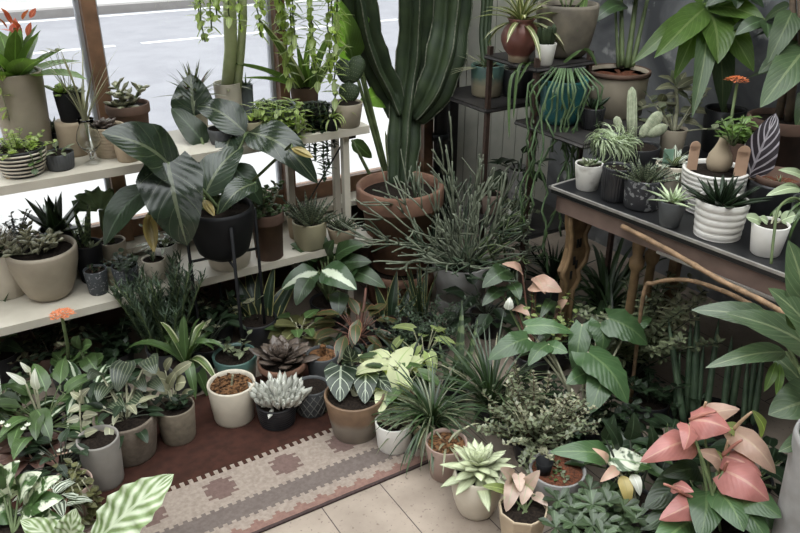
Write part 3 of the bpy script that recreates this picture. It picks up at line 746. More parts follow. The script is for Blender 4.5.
trail(c, [265], [38], 11, 7, 9, 'light', 'round', stemp, .6, out=2)
zr = riser('round tan clay riser under the black pot at the left timber post', 72, 123, 2.99, 30, U, tan, 'clay_riser')
c = pot('potted_succulent', 'pale rosette succulent in glossy black pot raised on tan clay riser', 'potted plant', 70, 91, 123, 27, 22, zr, black)
rosette(c, 14, 20, 9, (5, 75), 10, 'obov', 'light', thick=2, off=(-6, 0))
rosette(c, 10, 16, 8, (15, 75), 10, 'obov', 'grey', thick=2, off=(5, 2), name='side_rosette')
petioled(c, 5, 38, 14, 4, (70, 88), 8, (0, 40), 20, 'lance', 'silver', stemp, sr=.4, base=3, name='tall_foliage')
c = pot('potted_kalanchoe', 'pale paddle-leaved succulent in dark brown clay pot beside left timber post', 'potted plant', 130, 103, 138, 42, 34, U, terrad, 'rim')
bush(c, 3, 24, 17, 9, 9, (55, 88), 10, .1, 'silver', 'obov', stemg, 1.6, 3, (10, 55), 10, 4)
rosette(c, 12, 20, 9, (12, 60), 5, 'obov', 'silver', thick=3, off=(-6, -3), name='low_foliage')
c = pot('potted_dragon_tree', 'spiky narrow-leaved plant in a cream pot behind the big silvery leaf', 'potted plant', 196, 92, 128, 24, 20, U, cream)
rosette(c, 30, 42, 5, (5, 85), 22, 'taper', 'grey', nx=2, fold=.4, inner=.8); rosette(c, 12, 34, 5, (30, 85), 10, 'taper', 'brown', inner=.8, name='red_foliage')
c = pot('potted_tree_succulent', 'pale thick-trunked plant rising out of frame from cream pot on upper rack', 'potted plant', 229, 82, 126, 27, 24, U, cream)
stalk(c, [V((0,0,c.z0)), lpx(c, 231, 50), lpx(c, 230, 18), lpx(c, 229, -30)], 6.2*c.S, trunkg, 'trunk', 14)
stalk(c, [V((10*c.S,0,c.z0)), lpx(c, 241, 50), lpx(c, 243, 18), lpx(c, 242, -30)], 4*c.S, trunkg, 'side_trunk', 12)
rosette(c, 9, 20, 9, (0, 50), 30, 'taper', 'silver', base=6, name='leaf_base')
c = pot('potted_seedling', 'tiny grey plant in small smoky blue pot between the cream trunk pot and window aloe', 'potted plant', 247, 84, 112, 14, 12, U, bluegrey)
rosette(c, 14, 22, 3, (35, 88), 15, 'taper', 'blue')
c = pot('potted_aloe', 'aloe with long arching strap leaves in brown pot on upper rack', 'potted plant', 305, 86, 120, 28, 24, U, terrad)
for (bx, by_), (tx, ty), w_ in (((300,90),(254,14),15),((301,92),(222,62),11),((310,90),(344,12),11),((313,92),(352,40),12),((306,90),(296,40),10),((308,92),(325,45),10),((303,92),(240,78),9),((306,90),(312,20),9)):
    bigleaf(c, lpx(c, bx, by_), lpx(c, tx, ty, c.rnd.uniform(-.1,.1)), w_*1.15*c.S, 'spider' if w_ > 11 else 'fresh', 'taper', .1, fold=.45, nx=4, seg=9)
c = pot('potted_string_plant', 'trailing light green plant spilling over a blue grey pot on upper rack', 'potted plant', 279, 104, 136, 36, 30, U, bluegrey)
trail(c, [180, 200, 225, 250, 275, 300, 330, 350, 215, 240, 262, 285, 310], [22, 30, 26, 34, 30, 36, 26, 30, 18, 22, 40, 20, 28], 13, 4.5, 16, 'light', out=7, up=12, pair=2, lel=(-35, 30))
c = pot('potted_burro_tail', 'dark braided trailing succulent hanging over rack edge in a black pot', 'potted plant', 317, 104, 130, 26, 20, U, blackc)
trail(c, [215, 240, 262, 285, 310, 340], [38, 52, 50, 70, 60, 40], 8, 4.5, 26, 'dark', 'ovate', thick=0, out=4, up=8, pair=2, lel=(-20, 30))
c = pot('potted_paddle_cactus', 'round-padded dark cactus in taupe pot at the right end of the upper rack', 'potted plant', 347, 102, 132, 32, 25, U, taupe)
for (a, b_, w_) in (((348,103),(350,82),22),((347,84),(341,58),17),((351,84),(360,55),18)):
    pad(c, lpx(c, *a), lpx(c, *b_), w_*c.S, 9*c.S, cact, dots=cactl)
# front row
c = pot('potted_baby_tears', 'frilly green cushion plant in spiral ringed bowl on upper rack', 'potted plant', 21, 147, 179, 50, 36, U, blackc, 'rings', seg=40)
mb = MB()
for k in range(6):
    z = c.h*(.12+.15*k); rr = c.rb+(c.r-c.rb)*sin(pi/2*(.1+.15*k)); ring = [V((rr*1.0*cos(a*2*pi/40), rr*1.0*sin(a*2*pi/40), z)) for a in range(41)]; tube(mb, ring, c.S*1.05, 6, False)
mb.build('pale_ring', cream, c.root)['label'] = 'pale raised ring bands'
bush(c, 26, 20, 5.5, 4, 15, (20, 88), 25, .15, 'light', 'round', stemg, .4, 0, (-10, 50), 10, 16, jit=.3); 
bush(c, 5, 16, 8, 5, 5, (30, 85), 20, .3, 'brown', 'ovate', stemg, .5, 0, (0, 50), 10, 6, off=(-12, 4), name='dark_foliage')
trail(c, [340, 318], [8, 14], 7, 6, 12, 'mid', 'round', out=2, up=2)
c = pot('potted_haworthia', 'small dark upright succulent in black pot behind the grey fluted pot', 'potted plant', 61, 130, 152, 24, 20, U, blackc)
rosette(c, 12, 24, 8, (35, 85), 5, 'taper', 'haw', thick=3, off=(-5, 0)); petioled(c, 2, 8, 15, 11, (60, 80), 10, (0, 20), 20, 'round', 'grey', base=2, off=(3, -4), name='round_foliage')
c = pot('potted_peperomia', 'few-leaved seedling in dark grey fluted pot near the edge of upper shelf', 'potted plant', 60, 152, 172, 28, 25, U, dgrey, 'cyl', ribs=28, amp=.022, seg=112)
petioled(c, 6, 8, 10, 6, (30, 80), 10, (-10, 30), 20, 'ovate', 'grey', base=7)
t = thing('wooden_block', 'small pale wooden block standing before the spiral ringed bowl', 'block', onz(14, 179, U)); s = t.location.length*0 + proj(t.location)[2]/FPX
mb = MB(); box(mb, (-8*s, -1*s, 0), (8*s, 7*s, 22*s)); o = mb.build('block', palewood, t, smooth=False); bv = o.modifiers.new('b', 'BEVEL'); bv.width = .003
# glass vase
gm = bpy.data.materials.new('clear_glass'); gm.use_nodes = True; gb = gm.node_tree.nodes['Principled BSDF']
gb.inputs['Transmission Weight'].default_value = 1; gb.inputs['Roughness'].default_value = .02; gb.inputs['IOR'].default_value = 1.3; gb.inputs['Base Color'].default_value = (.93, .96, .95, 1)
P = onz(93, 163, U); s = proj(P)[2]/FPX
t = thing('glass_vase', 'clear footed glass vase holding thin grey stems on upper rack', 'vase', P)
mb = MB(); lathe(mb, [(q*s, z*s) for q, z in ((8.5,0),(8,1),(2.2,3.5),(2.2,9),(5,13),(10.5,19),(12,25),(10,33),(6.5,40),(8,45),(7.4,45),(5.9,40),(9.3,33),(11.2,25),(9.8,20),(5,14.5),(.5,12))], 28); mb.build('vase_body', gm, t)
c = Ctx(); c.P = P; c.S = s; c.d = proj(P)[2]; c.z0 = 13*s; c.rnd = random.Random(5)
c.root = thing('cut_stems', 'wispy cut grass stems standing in the clear footed vase', 'cut stems', P + V((0,0,14*s))); c.P = P + V((0,0,14*s)); c.z0 = 0
b = MB()
for i in range(24):
    a = i*137.5; e = c.rnd.uniform(62, 84); p = V((0,0,1.5*s))
    ribbon(b, spine(p, a, 86, 24*s, 0, 3) + spine(p + V((0,0,24*s)), a, e, c.rnd.uniform(30, 85)*s, 22, 6)[1:], side_of(a), 1.9*s, 'strap', .3, 2)
b.build('stem', L['silver'], c.root)
c = pot('potted_echeveria', 'dusky rosette succulent in tan ringed bowl behind the clear vase', 'potted plant', 109, 125, 159, 34, 28, U, tan, 'rings')
rosette(c, 26, 17, 9, (5, 80), -10, 'obov', 'purple', thick=3, off=(-3, 2), inner=.4)
c = pot('terracotta_pot', 'plain tan clay pot half hidden behind the silvery leaf on upper rack', 'pot', 127, 132, 163, 28, 22, U, tan)
c = pot('plant_pot', 'empty looking small dark grey pot on the upper rack behind philodendron leaves', 'pot', 221, 128, 146, 26, 21, U, dgrey)
c = pot('potted_sprout', 'small olive pot with bare soil on the upper rack below the cream trunk pot', 'potted plant', 252, 120, 141, 25, 20, U, olive)
rosette(c, 6, 30, 3, (30, 80), 60, 'taper', 'light')
c = pot('potted_air_plant', 'curly pale plant in black pot at the upper rack beside the paddle cactus', 'potted plant', 332, 118, 138, 14, 12, U, black)
grass(c, 26, 26, 2.2, (20, 80), 120, 'light')
# ---------------------------------------------------------------- lower shelf
W = .35
c = pot('potted_fuzzy_cactus', 'white woolly cactus in cream pot at the far left of the lower shelf', 'potted plant', 4, 250, 300, 42, 36, W, cream)
mb = MB(); ball(mb, (0,0,c.z0+8*c.S), 12*c.S, .9, 36, 12, 12); mb.build('cactus_body', cact, c.root)
mb = MB(); r = c.rnd
for i in range(260):
    t_ = r.uniform(-.2, 1); a = r.uniform(0, 2*pi); e = sqrt(max(0, 1-t_*t_)); d = V((e*cos(a), e*sin(a), t_)); q0 = V((0,0,c.z0+8*c.S)) + d*11.5*c.S
    tube(mb, [q0, q0 + (d + V((r.uniform(-.5,.5), r.uniform(-.5,.5), r.uniform(0,.5))))*9*c.S], [.5*c.S, .15*c.S], 3)
mb.build('spine', cactf, c.root)['kind'] = 'stuff'
c = pot('potted_kalanchoe', 'pale fuzzy-leaved succulent in wide taupe pot on the lower shelf', 'potted plant', 46, 247, 303, 66, 38, W, taupe, 'egg', seg=48)
bush(c, 9, 26, 14, 7, 9, (25, 80), 15, .25, 'silver', 'obov', stemp, 1.3, 3, (0, 60), 5, 12, off=(-8, 0))
c = pot('potted_agave', 'dark pointed agave in black pot behind the wide taupe pot', 'potted plant', 60, 228, 262, 32, 26, W, blackc)
rosette(c, 16, 46, 20, (15, 85), 0, 'taper', 'deep', thick=3, inner=.8, fold=.25)
c = pot('potted_small_tree', 'bushy dark small-leaved plant behind woolly cactus on the lower shelf', 'potted plant', 22, 236, 258, 20, 16, W, dgrey)
bush(c, 8, 30, 7, 4, 12, (40, 85), 20, .3, 'dark')
c = pot('potted_snake_plant', 'small upright snake plant in black pot on the lower shelf', 'potted plant', 90, 243, 284, 28, 22, W, black)
grass(c, 9, 38, 6, (68, 88), 8, 'snake', 8, prof='spike'); rosette(c, 5, 16, 5, (50, 80), 5, 'spike', 'grey', thick=3, off=(6, -4), name='low_foliage')
c = pot('potted_fan_cactus', 'dark fan-shaped crested plant on a stalk beside the left timber post', 'potted plant', 114, 240, 270, 26, 22, W, taupe)
stalk(c, [V((0,0,c.z0)), lpx(c, 104, 226), lpx(c, 103, 210)], (3.2*c.S, 4.2*c.S), stemg, 'stem', 10)
b = MB(); n = 28; q0 = lpx(c, 102, 210, -.05); vs = []
for i in range(n+1):
    a = radians(-8 + 196*i/n); rr = (27 + 2.5*sin(i*1.9))*c.S
    for k, t_ in enumerate((.12, .45, .8, 1, .8, .45, .12)):
        vs.append(q0 + V((rr*t_*cos(a)*1.05, (3*sin(i*1.4)*t_ + (3-k)*(1.3-t_))*c.S, rr*t_*sin(a)*.82)))
b.add(vs, [(i*7+j, i*7+j+1, (i+1)*7+j+1, (i+1)*7+j) for i in range(n) for j in range(6)], [(.3, .5)]*len(vs)); b.build('crest', surf('green_crest', (.12,.18,.075), (.08,.13,.05), .6), c.root)
c = pot('potted_echeveria', 'white flowering rosette behind the small snake plant on lower shelf', 'potted plant', 82, 233, 256, 18, 14, W, grey)
bush(c, 8, 18, 5, 4, 9, (30, 88), 20, .2, 'pale', 'round', stemg, .5)
c = pot('potted_stonecrop', 'dark small plant in speckled grey cup at the front edge of lower shelf', 'potted plant', 97, 269, 296, 23, 18, W, speck)
bush(c, 4, 8, 5, 4, 5, (40, 85), 20, .2, 'dark', 'round')
c = pot('potted_stonecrop', 'leafy dark stonecrop in speckled grey cup before the yellow bud', 'potted plant', 126, 265, 291, 26, 21, W, speck)
bush(c, 12, 13, 7, 5, 7, (25, 85), 20, .1, 'blue', 'round', stemd, .5, 0, (-10, 50), 10, 9)
c = pot('potted_fern', 'dark leafy seedling in a green glazed pot between two speckled cups', 'potted plant', 112, 264, 286, 14, 12, W, greenglaze)
bush(c, 5, 9, 5, 3, 5, (30, 80), 20, .2, 'dark')
c = pot('potted_cutting', 'bare pinkish stem in a small cream pot at the lower shelf edge', 'potted plant', 155, 258, 283, 24, 18, W, cream)
stalk(c, [V((0,0,c.z0)), lpx(c, 153, 246)], (1.6*c.S, 1.2*c.S), stemp, 'stem')
c = pot('potted_spider_plant', 'variegated tuft in ribbed white pot behind the yellow bud', 'potted plant', 166, 243, 275, 24, 20, W, white, 'cyl', ribs=20, amp=.02, seg=80)
grass(c, 22, 24, 4, (20, 80), 70, 'trades', 4)
bush(c, 6, 24, 7, 3.5, 10, (50, 85), 20, .3, 'mid', off=(-4, 4), name='back_foliage')
c = pot('cream_pot', 'large empty cream pot on the lower shelf behind the black planter', 'pot', 229, 246, 279, 46, 40, W, cream, 'cyl')
c = pot('potted_jade', 'bushy jade plant in brown clay pot at the right end of lower shelf', 'potted plant', 268, 211, 262, 34, 27, W-0, terrad, 'rim')
bush(c, 13, 34, 9, 7, 13, (25, 82), 20, .3, 'mid', 'obov', stemp, 1.7, 2, (0, 60), 5, 5, off=(-3, 0))
c = pot('potted_crested_cactus', 'pinkish wavy crested succulent in a tan pot behind haworthia', 'potted plant', 297, 214, 240, 20, 16, W, tan)
rosette(c, 12, 20, 15, (30, 80), -15, 'obov', 'purple', wave=.4, nx=6, off=(2, 0)); rosette(c, 8, 10, 6, (20, 70), 0, 'obov', 'grey', thick=2, off=(-6, -3), name='low_foliage')
c = pot('potted_haworthia', 'upright striped haworthia in straight olive-cream pot on the lower rack shelf', 'potted plant', 310, 220, 262, 34, 31, W, olive, 'cyl')
rosette(c, 34, 32, 7, (35, 86), 2, 'taper', 'haw', thick=3.2, base=9, inner=.7)
c = pot('potted_haworthia', 'spiky silver-striped small succulent in tan pot beside the rack leg', 'potted plant', 342, 226, 250, 30, 24, W, tan)
rosette(c, 30, 22, 5, (10, 80), 10, 'taper', 'haw', thick=2.2, base=8, inner=.6)
# ---------------------------------------------------------------- hanging baskets above, only their vines in view
def hanging(label, cx, y, zt, strands, leafm, lL, lW, nl, shp='lance', pair=2):
    P = ony(cx, 0, y); s = proj(P)[2]/FPX; Z = P.z + .16
    c = Ctx(); c.P = V((P.x, P.y, Z)); c.S = s; c.d = proj(P)[2]; c.rnd = random.Random(int(cx)); c.root = thing('hanging_planter', label, 'hanging plant', c.P)
    c.r = .10; c.ri = .09; c.h = .13; c.z0 = .11
    mb = MB(); lathe(mb, [(.06,0),(.085,.05),(.1,.13),(.094,.13),(.085,.11)], 24); mb.build('pot', taupe, c.root)
    mb = MB(); top = 2.7 - Z
    for k in range(3): a = k*2.1; tube(mb, [V((.097*cos(a), .097*sin(a), .125)), V((0,0,.45))], .002, 5)
    tube(mb, [V((0,0,.45)), V((0,0,top))], .0025, 5); mb.build('cord', stemp, c.root)
    trail(c, [x[0] for x in strands], [x[1] for x in strands], lL, lW, nl, leafm, shp, stemg, .8, out=4, pair=pair, sway=.05)
hanging('hanging hoya with pale strands before the tall pale trunk', 232, 2.96, 0, [(180, 95), (215, 112), (235, 100), (250, 85), (275, 90), (300, 98), (340, 108), (0, 84), (150, 76)], 'light', 13, 6, 12)
hanging('hanging hoya with long leafy strands beside the second timber post', 306, 2.96, 0, [(180, 90), (200, 150), (235, 120), (260, 105), (280, 150), (310, 165), (340, 140), (0, 118), (20, 90), (220, 100), (295, 125)], 'light', 16, 6.5, 11)
hanging('dark leaved hanging basket at the top left corner of the window', 8, 2.9, 0, [(180, 68), (230, 66), (270, 68), (310, 66), (350, 64), (20, 62), (60, 60), (250, 65), (290, 66)], 'dark', 13, 8, 16)
# ---------------------------------------------------------------- philodendron in the black planter on legs
c = pot('potted_philodendron', 'large silvery-leaved philodendron in round black planter held on thin black legs', 'potted plant', 222, 206, 263, 66, 46, .47, black, 'egg', potname='planter', seg=40)
ctr = V((0,0,c.z0))
LV = [((168,163),(187,246),62,'philo','heart',-.28,-.25,.12,0), ((172,168),(101,133),62,'philo','heart',-.22,-.42,.14,.12), ((194,116),(191,74),46,'philo','ovate',.06,.12,.05,0),
      ((206,146),(171,108),28,'deep','ovate',.02,.02,.1,0), ((204,196),(243,146),44,'philo','ovate',-.1,-.02,.15,0), ((246,133),(196,106),38,'philo','ovate',.0,.05,.2,.1),
      ((248,132),(318,184),44,'philo','ovate',.02,-.02,.25,.1), ((256,183),(219,214),28,'philo','ovate',-.1,-.18,.2,.1), ((158,184),(104,246),32,'dark','lance',-.15,-.25,.2,.1),
      ((232,165),(262,205),30,'dark','ovate',-.02,0,.15,.1), ((212,170),(188,150),26,'dark','ovate',.05,.1,.1,.1), ((234,130),(222,165),30,'philo','ovate',.02,-.05,.1,0)]
for (bx, by_), (tx, ty), w_, m_, pf, db, dt, ar, rl in LV:
    q = lpx(c, bx, by_, db); bigleaf(c, q, lpx(c, tx, ty, dt), w_*c.S, m_, pf, ar, fold=.16, lobe=.12 if pf == 'heart' else 0, wave=.05, nx=10, seg=14)
    stalk(c, [ctr + V((c.rnd.uniform(-.04,.04), c.rnd.uniform(-.04,.04), 0)), q], (1.9*c.S, 1.3*c.S), stemg, 'leaf_stalk', bow=V((0,0,.05)))
for (a, b_, w_) in (((148,214),(154,252),17),((204,200),(214,216),11),((292,148),(313,158),13)):
    q0, q1 = lpx(c, *a, -.12), lpx(c, *b_, -.14); b = MB()
    for k in range(5):
        an = k*1.256; off_ = V((cos(an), sin(an), 0))*w_*.16*c.S
        ribbon(b, [q0.lerp(q1, i/6) + off_*sin(pi*(.15+i/8)) for i in range(7)], V((-sin(an), cos(an), 0)), w_*.62*c.S, 'lance', -.3, 4)
    b.build('bud', L['yellow'], c.root)['label'] = 'folded yellow bud'
    stalk(c, [ctr, lpx(c, (a[0]+190)/2 if a[0] < 200 else a[0], a[1]-12 if a[0] < 200 else a[1]-4, -.08), q0], (1.6*c.S, 1.6*c.S), stemg, 'bud_stalk')
t = thing('planter_legs', 'thin black four-legged stand carrying the round black planter', 'stand', (c.P.x, c.P.y, 0))
for k in range(4):
    a = radians(28 + 90*k); mb = MB(); rr = c.r*1.05; tube(mb, [V((rr*cos(a), rr*sin(a), 0)), V((rr*cos(a), rr*sin(a), .25)), V((rr*cos(a), rr*sin(a), .47+c.h*.8))], .0065, 8); mb.build('leg', black, t)
mb = MB(); q = [V((.05*cos(i*pi/16), .05*sin(i*pi/16), .462)) for i in range(33)]; tube(mb, q, .006, 6, False); mb.build('ring', black, t)
mb = MB(); tube(mb, [V((-c.r*.93,-c.r*.49,.463)), V((c.r*.93,c.r*.49,.463))], .0055, 6); tube(mb, [V((c.r*.49,-c.r*.93,.463)), V((-c.r*.49,c.r*.93,.463))], .0055, 6); mb.build('cross_bar', black, t)
# ---------------------------------------------------------------- corner: big cactus and neighbours
c = pot('terracotta_pot', 'wide terracotta pot of soil carrying the pot of the giant cactus', 'pot', 400, 264, 312, 78, 62, 0, terra, 'rim', spill=.06)
zc = c.P + V((0, 0, c.z0 + .012))
c = pot('potted_giant_cactus', 'giant dark branching cactus in large terracotta pot stacked on another', 'potted cactus', 396, 184, 262, 84, 58, zc.z, terra, 'rim', at=zc, seg=48)
def smooth(pts, m=6):
    q = []
    for i in range(len(pts)-1):
        p0 = pts[max(i-1,0)]; p1 = pts[i]; p2 = pts[i+1]; p3 = pts[min(i+2,len(pts)-1)]
        for k in range(m):
            t = k/m; q.append(.5*((2*p1)+(p2-p0)*t+(2*p0-5*p1+4*p2-p3)*t*t+(3*p1-p0-3*p2+p3)*t**3))
    return q + [pts[-1]]
for nm_, pts, rad in (('trunk', ((401,186,0),(402,150,0),(405,110,0),(412,60,0),(415,10,0),(416,-60,0)), (14,17,18,18,17,17)),
                      ('arm', ((399,116,-.01),(389,92,-.04),(373,60,-.06),(361,20,-.06),(352,-50,-.06)), (10,14,16,17,16)),
                      ('arm', ((414,118,-.01),(430,96,-.04),(443,60,-.05),(449,15,-.05),(452,-50,-.05)), (10,18,21,21,20))):
    q = smooth([lpx(c, *p) for p in pts]); rr = [rad[0]]
    for i in range(len(rad)-1): rr += [rad[i]+(rad[i+1]-rad[i])*(k+1)/6 for k in range(6)]
    q += [q[-1] + (q[-1]-q[-2]).normalized()*x*c.S for x in (6, 11, 14, 15)]; rr += [rr[-1]*x for x in (.9, .68, .38, .06)]
    colcactus(c, q, [x*c.S*(1+.05*sin(i*1.1)) for i, x in enumerate(rr)], 5, .30, cact, nm_, edge=rib_edge, n=40)
c = pot('potted_paddle_plant', 'tall green paddle-leaved plant glowing against the window behind the giant cactus', 'potted plant', 372, 236, 268, 34, 26, 0, dgrey, at=V((1.86, 3.0, 0)))
for (bx, by_), (tx, ty), w_, m_ in (((353,62),(336,-4),28,'banana'),((390,92),(360,100),27,'banana'),((352,30),(372,-20),22,'banana'),((352,140),(372,158),14,'mid'),((357,60),(345,24),18,'mid'),((474,40),(482,-30),26,'mid')):
    if bx > 460: continue
    q = lpx(c, bx, by_); bigleaf(c, q, lpx(c, tx, ty, .05), w_*c.S, m_, 'ovate', .1, V((.2,-1,.2)), wave=.05); stalk(c, [V((0,0,c.z0)), q], (2.2*c.S, 1.4*c.S), stemg, 'leaf_stalk')
for px in (385, 390): bigleaf(c, V((0,0,c.z0)), lpx(c, px, 130 if px < 388 else 150), 8*c.S, 'spider', 'strap', .02, V((0,-1,.1)), nx=4)
c = pot('clay_block', 'low grey clay block under the pencil-stemmed plant pot', 'plinth', 460, 294, 320, 48, 48, 0, grey, 'cyl', fill=None, potname='block', spill=.02)
b = MB(); b.add([V((c.ri*1.02*cos(i*pi/16), c.ri*1.02*sin(i*pi/16), c.z0)) for i in range(32)], [tuple(range(32))]); b.build('top', grey, c.root)
zz = c.P + V((0,0,c.h))
c = pot('potted_pencil_cactus', 'sprawling mass of thin dark pencil stems in a pale grey pot', 'potted plant', 453, 260, 304, 60, 46, zz.z, grey, 'cup', at=zz)
def pencil(c, n, H, r0, name='pencil_stem', mat=rhip, spread=(15, 88), az=None, depth=3):
    r = c.rnd; b = MB(); s = c.S
    def grow(p, a, e, ln, rad, lv):
        m = 5; pts = [p]; 
        for i in range(m):
            a += r.uniform(-9,9); e += r.uniform(-8,8); e = max(8, min(88, e)); p = p + V((cos(radians(e))*cos(radians(a)), cos(radians(e))*sin(radians(a)), sin(radians(e))))*(ln/m); p.y = min(p.y, 58*s); p.x = min(p.x, (52 + 8*r.random())*s); pts.append(p)
        tube(b, pts, [rad*(1-.25*i/m) for i in range(m+1)], 6)
        if lv > 0:
            for k in range(r.choice((2, 2, 3))): grow(p, a + r.uniform(-55,55), e + r.uniform(-38,28), ln*r.uniform(.6,.95), rad*.8, lv-1)
    for i in range(n):
        q = 16*s*sqrt(r.random()); a = i*137.5
        grow(V((q*cos(radians(a)), q*sin(radians(a)), c.z0)), a if not az else r.uniform(*az), r.uniform(*spread), H*s*r.uniform(.6,1.2), r0*s, depth-1)
    return b.build(name, mat, c.root)
gp = surf('grey_pencil_stem', (.18,.20,.14), (.10,.115,.08), .5); pencil(c, 18, 40, 1.35, spread=(28, 86)); pencil(c, 24, 40, 1.4, 'grey_stem', gp, (28, 86)); pencil(c, 14, 48, 1.25, 'left_stem', gp, (10, 60), (130, 240)); pencil(c, 4, 46, 1.0, 'long_stem', stemg, (15, 45), (-60, 20)); pencil(c, 20, 38, 1.05, 'pale_stem', surf('grey_pencil_stem', (.18,.21,.15), (.10,.12,.08), .5), (15, 75))
# mid floor behind the rug
c = pot('potted_dumb_cane', 'dark green plant with broad white-centred leaves left of the giant cactus', 'potted plant', 330, 300, 330, 40, 32, 0, blackc)
for (bx, by_), (tx, ty), w_, db in (((322,270),(357,290),30,-.12),((318,272),(281,290),26,-.05),((330,262),(348,238),18,.1),((325,262),(322,232),20,.05),((335,268),(372,262),24,0),((340,282),(362,262),26,0),((312,268),(292,248),18,.06),((310,278),(296,306),20,-.1),((340,292),(338,318),20,-.1),((348,270),(386,288),22,.0),((315,262),(300,232),16,.1),((320,258),(290,244),20,.04),((335,256),(366,244),20,.0),((328,256),(334,240),18,.02)):
    q = lpx(c, bx, by_, db-.14); bigleaf(c, q, lpx(c, tx, ty, db-.2), w_*c.S, 'dieff' if w_ in (30, 26) else 'deep', 'ovate', .14, fold=.14, wave=.05); stalk(c, [V((0,0,c.z0)), q], (1.5*c.S, 1*c.S), stemg, 'leaf_stalk', bow=V((0,0,.04)))
c = pot('potted_snake_plant', 'broad snake plant with thin gold margins below the black planter legs', 'potted plant', 258, 318, 352, 40, 32, 0, blackc)
for (bx, by_), (tx, ty), w_ in (((258,322),(245,262),15),((262,322),(258,280),22),((266,322),(275,262),14),((254,322),(236,275),14),((268,324),(285,285),16),((250,322),(225,288),13),((262,320),(263,255),14),((272,322),(300,272),14)):
    bigleaf(c, lpx(c, bx, by_), lpx(c, tx, ty, c.rnd.uniform(-.06,.06)), w_*c.S, 'snakee', 'spike', .06, V((c.rnd.uniform(-.6,.6),-1,.2)), fold=.3, nx=8)
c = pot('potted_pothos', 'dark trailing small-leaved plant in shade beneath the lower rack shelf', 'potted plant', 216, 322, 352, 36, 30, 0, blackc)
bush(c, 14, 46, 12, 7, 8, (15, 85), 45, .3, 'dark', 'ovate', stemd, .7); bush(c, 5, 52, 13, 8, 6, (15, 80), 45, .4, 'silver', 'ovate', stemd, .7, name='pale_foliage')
c = pot('potted_croton', 'dark plant with pink-flushed leaves and red stems before giant cactus pot', 'potted plant', 358, 334, 362, 40, 32, 0, blackc)
petioled(c, 24, 26, 28, 12, (20, 88), 20, (-20, 40), 40, 'lance', 'aglao', stemr, lobe=0, sr=.8)
stalk(c, [V((0,0,c.z0)), lpx(c, 364, 305), lpx(c, 366, 288)], (2*c.S, 1.2*c.S), stemr, 'main_stem')
c = pot('potted_snake_plant', 'dark pointed snake plant with pale edges in front of the lower terracotta pot', 'potted plant', 392, 318, 348, 36, 30, 0, blackc)
for (bx, by_), (tx, ty), w_ in (((390,325),(397,270),15),((386,325),(374,282),12),((398,325),(410,285),13),((394,325),(420,292),11),((384,325),(365,300),11),((392,325),(388,285),14)):
    bigleaf(c, lpx(c, bx, by_), lpx(c, tx, ty, c.rnd.uniform(-.06,.04)), w_*c.S, 'snakee', 'spike', .06, V((c.rnd.uniform(-.6,.6),-1,.2)), fold=.3, nx=8)
c = pot('potted_fine_shrub', 'fine dark feathery shrub in front of the pencil cactus pot', 'potted plant', 432, 338, 362, 38, 32, 0, blackc)
bush(c, 26, 46, 7, 2.2, 22, (35, 88), 25, .25, 'blue', 'lance', stemd, .6, 0, (0, 60), 10, 14)
c = pot('potted_grassy_plant', 'dark pointed upright grassy leaves between terracotta pot and pencil cactus pot', 'potted plant', 421, 318, 342, 30, 26, 0, dgrey)
grass(c, 16, 52, 5, (60, 88), 12, 'snakee', 8, prof='spike')
# ---------------------------------------------------------------- plants on the steel stand
T1, T2, T3 = 1.115, .885, .395
c = pot('potted_spider_plant', 'cream-striped spider plant in round red glazed vase on top of the steel stand', 'potted plant', 520, 18, 63, 30, 21, T1, redg, 'vase', potname='vase', seg=40)
rosette(c, 32, 54, 6, (5, 84), 70, 'strap', 'cspider', nx=4, fold=.35, inner=.7)
c = pot('potted_shrub', 'big weathered stoneware pot of dark gravel at the top of steel stand', 'potted plant', 566, 3, 60, 60, 42, T1, bigstone, 'egg', fill=soil, seg=48)
stalk(c, [lpx(c, 580, 3), lpx(c, 588, -22)], (1.8*c.S, 1.2*c.S), stemg, 'stem'); bigleaf(c, lpx(c, 586, -5, -.05), lpx(c, 577, 32, -.16), 7*c.S, 'fresh', 'lance', .1, nx=4)
petioled(c, 7, 34, 26, 13, (50, 85), 20, prof='ovate', mat='mid', lobe=0)
c = pot('potted_cactus_cluster', 'clustered finger cactus in small white pot on top shelf corner', 'potted cactus', 545, 43, 66, 22, 16, T1, white)
for i in range(9):
    a = i*2.4; q = V((cos(a), sin(a), 0))*(0 if i == 0 else 5.5)*c.S; colcactus(c, [q+V((0,0,c.z0)), q*1.2+V((0,0,c.z0+8*c.S)), q*1.35+V((0,0,c.z0+(13+i%3*2)*c.S)), q*1.4+V((0,0,c.z0+(16+i%3*2)*c.S))], [2.6*c.S,3*c.S,2.6*c.S,.8*c.S], 7, .12, cactl if i % 3 == 0 else cact, 'cactus_stem')
c = pot('potted_cactus', 'tall dark column cactus in green and tan glazed pot on the upper left shelf', 'potted cactus', 487, 64, 99, 33, 30, T2, greenglaze, 'cyl', seg=40)
q = smooth([V((0,0,c.z0)), lpx(c, 485, 35), lpx(c, 487, 5), lpx(c, 488, -30)]); colcactus(c, q, [6*c.S]*len(q), 4, .28, cact, 'cactus_stem', n=24)
rosette(c, 14, 30, 4, (0, 60), 40, 'taper', 'grey', base=6, inner=.8); rosette(c, 7, 36, 4, (5, 30), 25, 'taper', 'silver', base=6, inner=.9, az=(150, 230), name='arching_foliage')
c = pot('black_pot', 'plain wide black pot under the top shelf of steel stand', 'pot', 518, 68, 99, 32, 30, T2, blackc, 'cyl')
rosette(c, 10, 30, 5, (40, 85), 20, 'lance', 'deep')
c = pot('potted_mistletoe_cactus', 'teal pot with long green mistletoe cactus strands hanging far down the stand', 'potted plant', 563, 78, 127, 46, 40, T2, tealg, 'egg', seg=40)
